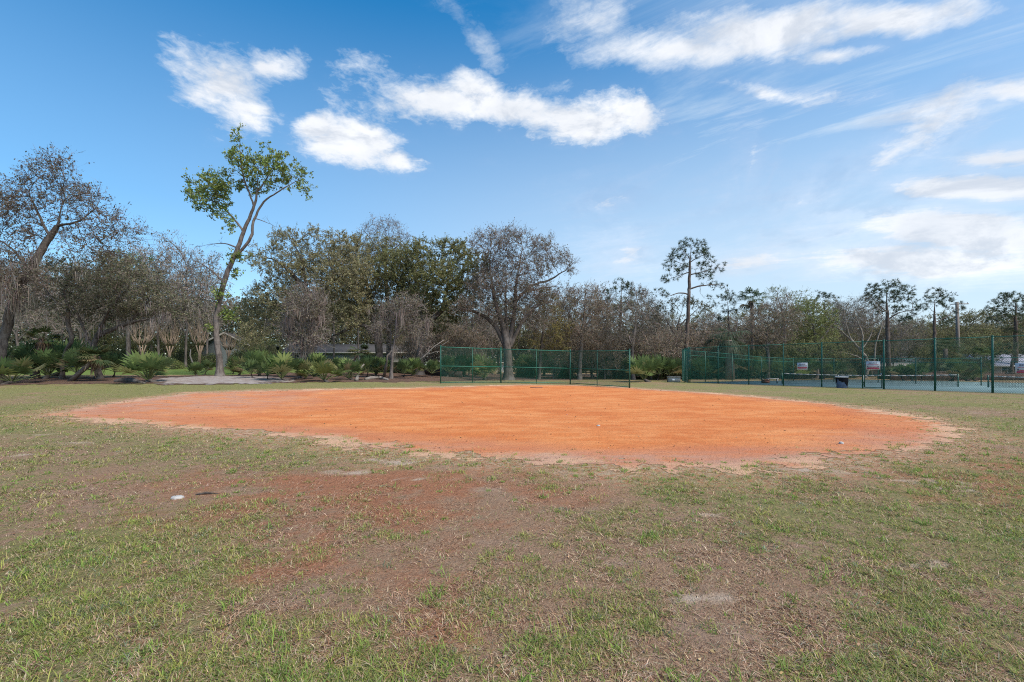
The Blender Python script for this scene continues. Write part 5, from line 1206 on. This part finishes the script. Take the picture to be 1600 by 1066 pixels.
log('dead_branch', 'bleached fallen branch slanting up against the brush by the board fence', [(648, 569, 47), (664, 556, 47), (678, 542, 47), (694, 531, 47)], [.10, .085, .06, .03], 'bark_dead', branches=[([(664, 556, 47), (680, 550, 47), (694, 548, 47)], [.05, .04, .02]), ([(656, 562, 47), (668, 548, 47), (672, 540, 47)], [.05, .035, .02]), ([(678, 542, 47), (690, 540, 47), (702, 532, 47)], [.04, .03, .015])])
c = P(277, 780)
st = MB().lathe((0, 0, 0), [(.001, .022), (.03, .021), (.052, .014), (.06, 0), (.055, -.03)][::-1], 14)
st.v = [v * np.array([1.25, .95, 1]) * (1 + .12 * np.sin(7 * np.arctan2(v[:, :1], v[:, 1:2]))) + c + [0, 0, .02] for v in st.v]
tag(st.build('pale_stone', M['stone'], None, True, loc=c), 'flat pale stone bedded in the turf left of the orange clay', 'stone')
c = P(320, 775); tag(MB().tube([c + [-.12, .0, .015], c + [0, .03, .03], c + [.14, .06, .012]], [.012, .016, .006], 6).build('broken_stick', M['bark_dark'], None, True, loc=c), 'short dark stick lying right of the flat pale stone', 'stick')
c = P(1314.5, 694)
st = MB().lathe((0, 0, 0), [(.045, 0), (.05, .015), (.04, .04), (.02, .052), (.001, .055)], 12); st.v = [v + c for v in st.v]
tag(st.build('white_lump', M['stone'], None, True, loc=c), 'small whitish lump on the clay near its right end', 'stone')
c = P(935, 666); st = MB().lathe((0, 0, 0), [(.05, 0), (.055, .015), (.035, .035), (.001, .04)], 12); st.v = [v + c for v in st.v]
tag(st.build('white_lump', M['stone'], None, True, loc=c), 'tiny whitish lump alone near the middle of the clay', 'stone')
c = P(838, 606.2); tag(MB().box(c + [0, 0, .02], (.9, .5, .03), .1).build('home_plate', simple('dirty_rubber', (.20, .09, .06), .8), None, loc=c), 'dusty plate set in the clay before the backstop', 'plate')

# --- far wood closing the view, and loose twigs of undergrowth at the foot of the trees
R = np.random.default_rng(301)
n = 210000; xx = R.uniform(-190, 190, n); yy = 112 + R.uniform(-8, 14, n) + 10 * (fbm(xx, xx * 0, 30, 5) - .5)
hmax = 8.5 + 6.0 * (1 - sst(-45, 10, xx)) + 7.5 * (fbm(xx, yy * .3, 9, 8, 4) - .25); zz = gz(xx, yy) + hmax * R.random(n) ** .75
V, Q = leaves(np.stack([xx, yy, zz], 1), .75, R)
tag(mk('far_wood', V, [Q], M['leaf'], col=np.repeat(pick(R, [(.15, .15, .09), (.11, .12, .065), (.19, .165, .12), (.085, .095, .055), (.21, .185, .15)], n, .2), 4, 0)), 'far wood closing the view behind the trees', 'wood', kind='stuff')

# ------------------------------------------------------------------ grass
R = np.random.default_rng(400)
def sample_turf(n, d0, d1, e):
    u = R.random(n); a = 1 - e; d = (d0 ** a + u * (d1 ** a - d0 ** a)) ** (1 / a)
    x = R.uniform(-1.36, 1.36, n) * d + R.uniform(-1, 1, n) * 1.6
    return x, d
def blades(x, y, L_, w, lean, cols, name, mat, label, h_up=1., curl=.5):
    n = len(x); az = R.uniform(0, 2 * math.pi, n); dx = np.stack([np.cos(az), np.sin(az), np.zeros(n)], 1)
    sd = np.stack([-np.sin(az), np.cos(az), np.zeros(n)], 1)
    b = np.stack([x, y, gz(x, y) - .003], 1); sl, cl = np.sin(lean)[:, None], np.cos(lean)[:, None]; up = np.array([0, 0, 1.])
    m_ = b + (dx * sl + up * cl) * (L_ * .55)[:, None]
    l2 = np.clip(lean + curl * R.uniform(.2, 1.3, n), 0, 1.75); t = m_ + (dx * np.sin(l2)[:, None] + up * np.cos(l2)[:, None]) * (L_ * .5)[:, None]
    t[:, 2] = np.maximum(t[:, 2], gz(t[:, 0], t[:, 1]) + .004)
    ww = w[:, None] * sd
    V = np.stack([b - ww * .5, b + ww * .5, m_ + ww * .42, m_ - ww * .42, t], 1).reshape(-1, 3); k = np.arange(n)[:, None] * 5
    return tag(mk(name, V, [k + np.array([0, 1, 2, 3]), k + np.array([3, 2, 4])], mat, col=np.repeat(cols, 5, 0)), label, 'grass', kind='stuff')
# green clumps
x, y = sample_turf(240000, 1.4, 34, 1.42)
s = sdf(x, y, DIRT); g_ = green_field(x, y)
fn = .34 * vnoise(x, y, .55, 71) + .38 * vnoise(x, y, .19, 72) + .28 * vnoise(x, y, .08, 73)
pk = np.clip(.46 + 1.15 * (g_ - .5) + 2.6 * (fn - .5), .04, 1) * (1 - .85 * sand_field(x, y))
pk = np.where(s < 0, np.where(s > -1.3, (.05 + .55 * np.clip(3 * (fn - .5) + .2, 0, 1)) * np.exp(s / .55), 0), pk)
pk = np.where((s > 0) & (s < 1.2), pk * .8, pk)
k = R.random(len(x)) < pk; x, y, g_, s, fn = x[k], y[k], g_[k], s[k], fn[k]
nb = R.poisson(3 + 9 * np.clip(fn - .4, 0, 1) + 14 * (R.random(len(x)) < .022)) + 2
ci = np.repeat(np.arange(len(x)), nb); d = y[ci]
sc = np.clip(d / 4, .8, 3.2) ** .75
rad = .024 * sc * R.uniform(.4, 1.8, len(x))[ci]
bx = x[ci] + R.normal(0, 1, len(ci)) * rad; by = y[ci] + R.normal(0, 1, len(ci)) * rad
big = R.gamma(3, .33, len(x)) * np.where(nb > 12, 1.4, 1)
L_ = .024 * big[ci] * R.uniform(.6, 1.5, len(ci)) * (.85 + .15 * sc); w = .0046 * sc * R.uniform(.6, 1.4, len(ci))
hue = R.random(len(x))
cA, cB, cC = np.array((.255, .30, .07)), np.array((.17, .23, .06)), np.array((.40, .36, .13))
cc = np.where((hue < .4)[:, None], cA, np.where((hue < .68)[:, None], cC, cB)); cc = np.where((hue > .96)[:, None], np.array((.15, .20, .12)), cc)
cc = cc[ci] * R.uniform(.7, 1.3, (len(ci), 1)) * (1 + R.normal(0, .06, (len(ci), 3)))
dry = R.random(len(ci)) < .20; cc[dry] = pick(R, [(.48, .38, .24), (.40, .29, .18)], int(dry.sum()))
# flat rosettes of coarser grass, and small grey green weeds
tx, ty = sample_turf(5200, 1.9, 16, 1.25); ts = sdf(tx, ty, DIRT); tg = green_field(tx, ty)
k = (R.random(len(tx)) < np.clip(.15 + 1.1 * (tg - .2), .10, 1) + .3 * (np.abs(ts) < .9)) & (ts > -.7); tx, ty = tx[k], ty[k]
tn = R.integers(14, 46, len(tx)); ti = np.repeat(np.arange(len(tx)), tn); tsz = R.gamma(5, .2, len(tx))
a_ = R.uniform(0, 6.28, len(ti)); q_ = np.sqrt(R.random(len(ti))) * .055 * tsz[ti]
kind = R.random(len(tx))
tc_ = np.where((kind < .55)[:, None], np.array((.21, .31, .06)), np.where((kind < .82)[:, None], np.array((.35, .36, .09)), np.array((.25, .30, .19))))[ti] * R.uniform(.7, 1.35, (len(ti), 1))
td = R.random(len(ti)) < .12; tc_[td] = np.array((.50, .40, .25)) * R.uniform(.7, 1.2, (int(td.sum()), 1))
tl = .050 * tsz[ti] * R.uniform(.5, 1.4, len(ti)) * np.where(kind < .82, 1, .45)[ti]
n1_ = len(bx)
bx = np.concatenate([bx, tx[ti] + np.cos(a_) * q_]); by = np.concatenate([by, ty[ti] + np.sin(a_) * q_]); L_ = np.concatenate([L_, tl])
w = np.concatenate([w, .0062 * R.uniform(.6, 1.3, len(ti)) * np.clip(ty[ti] / 4, .8, 2.2) ** .6]); cc = np.concatenate([cc, tc_])
lean_ = np.concatenate([R.uniform(.45, 1.4, n1_), R.uniform(.35, 1.35, len(ti))])
blades(bx, by, L_, w, lean_, np.clip(cc, .01, 1), 'grass', M['grass'], 'green tufts of grass all over the turf')
# dead thatch lying flat
x, y = sample_turf(400000, 1.4, 24, 1.47)
s = sdf(x, y, DIRT); k = (s > .15) & (R.random(len(x)) < (1 - .9 * sand_field(x, y))) & (R.random(len(x)) < np.clip(.25 + 1.6 * (vnoise(x, y, .16, 83) - .2), .1, 1)); x, y = x[k], y[k]
sc = np.clip(y / 4, .8, 3) ** .8; n = len(x)
rf = red_field(x, y)
cc = pick(R, [(.44, .295, .18), (.58, .44, .29), (.23, .125, .075), (.50, .365, .255), (.10, .05, .032), (.36, .20, .12)], n, .22)
cc = cc * (1 - .35 * rf[:, None]) + .35 * rf[:, None] * np.array((.40, .175, .10))
blades(x, y, .046 * R.uniform(.4, 1.8, n) * (.8 + .2 * sc), 0.0042 * sc * R.uniform(.5, 1.4, n), R.uniform(1.05, 1.5, n), np.clip(cc, .01, 1), 'dry_grass', M['straw'], 'dead straw thatch lying on the turf', curl=.3)
# fallen leaves
x, y = sample_turf(1500, 1.9, 30, 1.3); s = sdf(x, y, DIRT); k = (s > -.6) | (R.random(len(x)) < .15); x, y = x[k], y[k]
V, Q = leaves(np.stack([x, y, gz(x, y) + .018], 1), .028, R, .75, .5); V[:, 2] = np.maximum(V[:, 2], gz(V[:, 0], V[:, 1]) + .006)
tag(mk('fallen_leaves', V, [Q], M['straw'], col=np.repeat(pick(R, [(.30, .17, .09), (.36, .23, .13), (.20, .11, .06), (.42, .30, .19)], len(x), .2), 4, 0)), 'dry fallen leaves scattered over the turf', 'leaves', kind='stuff')
# clods and dead leaves
x, y = sample_turf(9000, 6, 36, 1.1); s = sdf(x, y, DIRT); k = (s < .8) & (R.random(len(x)) < np.where(s > -2.2, .75, .22)); x, y = x[k], y[k]
n = len(x); sz = .0065 * np.clip(y / 8, .8, 2.0) * R.gamma(2.2, .45, n)
oc = np.array([(1, 0, 0), (0, 1, 0), (-1, 0, 0), (0, -1, 0), (0, 0, .7), (0, 0, -.4)], float)
V = (np.stack([x, y, gz(x, y) + .008], 1)[:, None] + oc[None] * sz[:, None, None] * R.uniform(.6, 1.4, (n, 6, 1))).reshape(-1, 3)
T = np.concatenate([np.arange(n)[:, None] * 6 + np.array(t) for t in [(0, 1, 4), (1, 2, 4), (2, 3, 4), (3, 0, 4), (1, 0, 5), (2, 1, 5), (3, 2, 5), (0, 3, 5)]])
tag(mk('dirt_clods', V, [T], M['twig'], col=np.repeat(pick(R, [(.30, .12, .06), (.20, .085, .045), (.12, .07, .04), (.45, .24, .13)], n, .2), 6, 0)), 'small clods and leaf bits scattered on the clay', 'clods', kind='stuff')

# ------------------------------------------------------------------ sky
SUN_EL, SUN_AZ = math.radians(50), math.radians(128)      # azimuth clockwise from the view direction
w = bpy.data.worlds.new('World'); SC.world = w; w.use_nodes = True
nt = w.node_tree; nt.nodes.clear(); N = NT(nt)
sky = N.n('ShaderNodeTexSky', sky_type='NISHITA'); sky.sun_disc = False; sky.sun_elevation = SUN_EL; sky.sun_rotation = SUN_AZ
sky.air_density = 1.0; sky.dust_density = .6; sky.ozone_density = 2.2
tc = N.n('ShaderNodeTexCoord'); dv = tc.outputs['Generated']
sp = N.n('ShaderNodeSeparateXYZ'); N.link(dv, sp.inputs[0]); dx, dy, dz = sp.outputs
az = N.m('ARCTAN2', dx, dy); el = N.m('ARCSINE', dz)
def ang(px, py):
    v = unit(np.array([(px - CX) / F, 1., (HY - py) / F])); return math.atan2(v[0], v[1]), math.asin(v[2])
wv = N.n('ShaderNodeTexNoise'); wv.inputs['Scale'].default_value = 7; wv.inputs['Detail'].default_value = 5; N.link(dv, wv.inputs['Vector'])
wsp = N.n('ShaderNodeSeparateXYZ'); N.link(wv.outputs['Color'], wsp.inputs[0])
azw = N.m('ADD', az, N.m('MULTIPLY', N.m('SUBTRACT', wsp.outputs[0], .5), .10)); elw = N.m('ADD', el, N.m('MULTIPLY', N.m('SUBTRACT', wsp.outputs[1], .5), .055))
def blobs(lst, a_, e_):
    tot = None
    for px, py, rx, ry, amp, tilt in lst:
        rx, ry = rx * 1.14, ry * 1.2
        a0, e0 = ang(px, py); ct, st = math.cos(tilt), math.sin(tilt)
        a1, e1 = ang(px + rx * ct * .5, py - rx * st * .5); a2, e2 = ang(px - ry * st * .5, py - ry * ct * .5)
        Mi = np.linalg.inv(2 * np.array([[a1 - a0, a2 - a0], [e1 - e0, e2 - e0]]))
        u = N.m('SUBTRACT', a_, a0); v = N.m('SUBTRACT', e_, e0)
        uu = N.m('ADD', N.m('MULTIPLY', u, float(Mi[0, 0])), N.m('MULTIPLY', v, float(Mi[0, 1]))); vv = N.m('ADD', N.m('MULTIPLY', u, float(Mi[1, 0])), N.m('MULTIPLY', v, float(Mi[1, 1])))
        q = N.m('SUBTRACT', 1, N.m('SQRT', N.m('ADD', N.m('MULTIPLY', uu, uu), N.m('MULTIPLY', vv, vv))))
        q = N.m('MULTIPLY', q, amp); tot = q if tot is None else N.m('SMOOTH_MAX', tot, q, .18)
    return tot
puffs = [(345, 118, 82, 48, 1.0, -.15), (420, 103, 62, 24, .9, -.12), (372, 160, 60, 48, .7, -.5), (305, 140, 50, 26, .6, .2),
         (555, 226, 92, 40, 1.15, -.18), (500, 205, 45, 26, 1.1, -.1), (615, 246, 50, 22, .8, -.15),
         (690, 158, 120, 44, 1.0, -.08), (800, 172, 120, 38, 1.05, -.12), (910, 188, 110, 38, 1.15, -.08), (1000, 188, 62, 32, 1.1, -.15), (600, 165, 60, 36, .45, -.3), (735, 135, 60, 26, .9, -.1)]
streaks = [(1050, 85, 190, 34, .8, .10), (1200, 55, 210, 48, .9, .14), (1400, 28, 200, 36, .9, .10), (1320, 82, 90, 17, .65, .14), (935, 40, 60, 60, .35, -.9), (1220, 146, 150, 16, .50, -.03), (1590, 152, 80, 24, .65, -.05),
           (1510, 287, 180, 28, 1.0, -.04), (1580, 246, 120, 20, .55, .03), (1500, 362, 240, 44, 1.1, -.10), (1440, 412, 340, 36, .85, -.02), (1280, 300, 170, 40, .42, .35), (975, 408, 60, 34, .40, .2), (1170, 410, 110, 26, .5, .12), (1180, 270, 40, 70, .26, .3), (1450, 190, 190, 50, .38, .55), (1130, 315, 20, 34, .35, -.5), (768, 92, 40, 9, .14, -1.05), (742, 60, 50, 7, .10, -.9), (1175, 265, 70, 10, .30, 1.35), (1205, 285, 60, 9, .30, 1.2), (1150, 300, 60, 8, .22, 1.75), (1400, 235, 190, 22, .40, .62), (1470, 150, 150, 22, .34, .70), (860, 130, 40, 12, .2, .2), (950, 330, 60, 40, .18, -.4), (1300, 340, 280, 60, .35, .0)]
fv = N.vm('MULTIPLY', dv, (1, 1, 2.1)); n1 = N.noise(fv, 5.5, 9, .60, .3); n2 = N.noise(fv, 17, 7, .6)
# wisps live on a high flat layer, so they fan out overhead
inv = N.m('DIVIDE', 1, N.m('ADD', dz, .12)); cb = N.n('ShaderNodeCombineXYZ'); N.inp(cb, 0, N.m('MULTIPLY', dx, inv)); N.inp(cb, 1, N.m('MULTIPLY', dy, inv))
rot = N.n('ShaderNodeVectorRotate', rotation_type='Z_AXIS'); N.link(cb.outputs[0], rot.inputs['Vector']); rot.inputs['Angle'].default_value = .55
wn = N.noise(N.vm('MULTIPLY', rot.outputs[0], (.5, 1.7, 1)), 1.4, 10, .66, 1.4); n3 = N.noise(fv, 46, 6, .65, .6)
b1 = blobs(puffs, azw, elw); b2 = blobs(streaks, azw, elw)
m1 = N.m('ADD', N.m('MULTIPLY', b1, 1.0), N.m('MULTIPLY', N.m('SUBTRACT', N.m('ADD', N.m('MULTIPLY', n1, .7), N.m('MULTIPLY', n2, .3)), .5), 2.6))
m1 = N.ss(N.m('ADD', m1, N.m('MULTIPLY', N.m('SUBTRACT', n3, .5), .7)), -.22, .80, 0, .97)
m2 = N.m('ADD', b2, N.m('MULTIPLY', N.m('SUBTRACT', N.m('ADD', N.m('MULTIPLY', wn, .75), N.m('MULTIPLY', n2, .25)), .5), 1.6))
m2 = N.ss(N.m('ADD', m2, N.m('MULTIPLY', N.m('SUBTRACT', n3, .5), .35)), -.22, .62, 0, .95)
veil = N.m('MULTIPLY', N.ss(az, -.45, .5, .0, 1), N.m('ADD', N.ss(wn, .40, .74, 0, .42), N.ss(az, -.25, .8, .03, .38)))
low = N.m('MULTIPLY', N.ss(el, .78, .12, 0, 1), N.ss(az, -.95, .5, .46, .95))
mk_ = N.m('MAXIMUM', m1, N.m('MAXIMUM', m2, N.m('MAXIMUM', veil, N.m('MULTIPLY', low, .85))))
hs = N.n('ShaderNodeHueSaturation'); hs.inputs['Saturation'].default_value = 1.6; hs.inputs['Value'].default_value = 1.1; hs.inputs['Hue'].default_value = .492; N.link(sky.outputs[0], hs.inputs['Color'])
cl = N.mix(N.ss(n1, .3, .75), (4.3, 4.5, 4.85), (5.75, 5.8, 5.9))
und = N.noise(N.vm('ADD', fv, (0, 0, .05)), 9, 6, .6, .4)
n1b = N.noise(N.vm('ADD', fv, (-.022, 0, -.045)), 5.5, 9, .60, .3)
cl = N.mix(N.ss(N.m('SUBTRACT', n1b, n1), -.02, .13, 0, .8), cl, (3.5, 3.8, 4.3))
cl = N.mix(N.ss(und, .50, .75, 0, .35), cl, (4.3, 4.6, 5.1))
cl = N.mix(N.m('MAXIMUM', m1, m2), (3.75, 4.5, 5.2), cl)
fin = N.mix(mk_, hs.outputs[0], cl)
bg = N.n('ShaderNodeBackground'); N.link(fin, bg.inputs[0]); bg.inputs[1].default_value = .145
o = N.n('ShaderNodeOutputWorld'); N.link(bg.outputs[0], o.inputs[0])
sl = bpy.data.lights.new('sun', 'SUN'); sl.energy = 3.7; sl.angle = math.radians(20); sl.color = (1, .93, .83)
so = bpy.data.objects.new('sun', sl); COL.objects.link(so)
sd = Vector((math.sin(SUN_AZ) * math.cos(SUN_EL), math.cos(SUN_AZ) * math.cos(SUN_EL), math.sin(SUN_EL)))
so.rotation_euler = sd.to_track_quat('Z', 'Y').to_euler()

# ------------------------------------------------------------------ camera and view
cam = bpy.data.cameras.new('camera'); co = bpy.data.objects.new('camera', cam); COL.objects.link(co)
co.location = (0, 0, CAM); co.rotation_euler = (math.radians(90), 0, 0)
cam.sensor_fit = 'HORIZONTAL'; cam.sensor_width = 36; cam.lens = 36 * F / 1600; cam.shift_y = (HY - 533) / 1600; cam.clip_end = 5000; cam.clip_start = .05
SC.camera = co
vs = SC.view_settings; vs.view_transform = 'Standard'; vs.look = 'None'; vs.gamma = 1; vs.exposure = 0.38
SC.cycles.use_denoising = False; SC.cycles.filter_width = 1.1; SC.cycles.sample_clamp_indirect = 4
SC.cycles.max_bounces = 6; SC.cycles.diffuse_bounces = 3; SC.cycles.transmission_bounces = 3; SC.cycles.transparent_max_bounces = 4
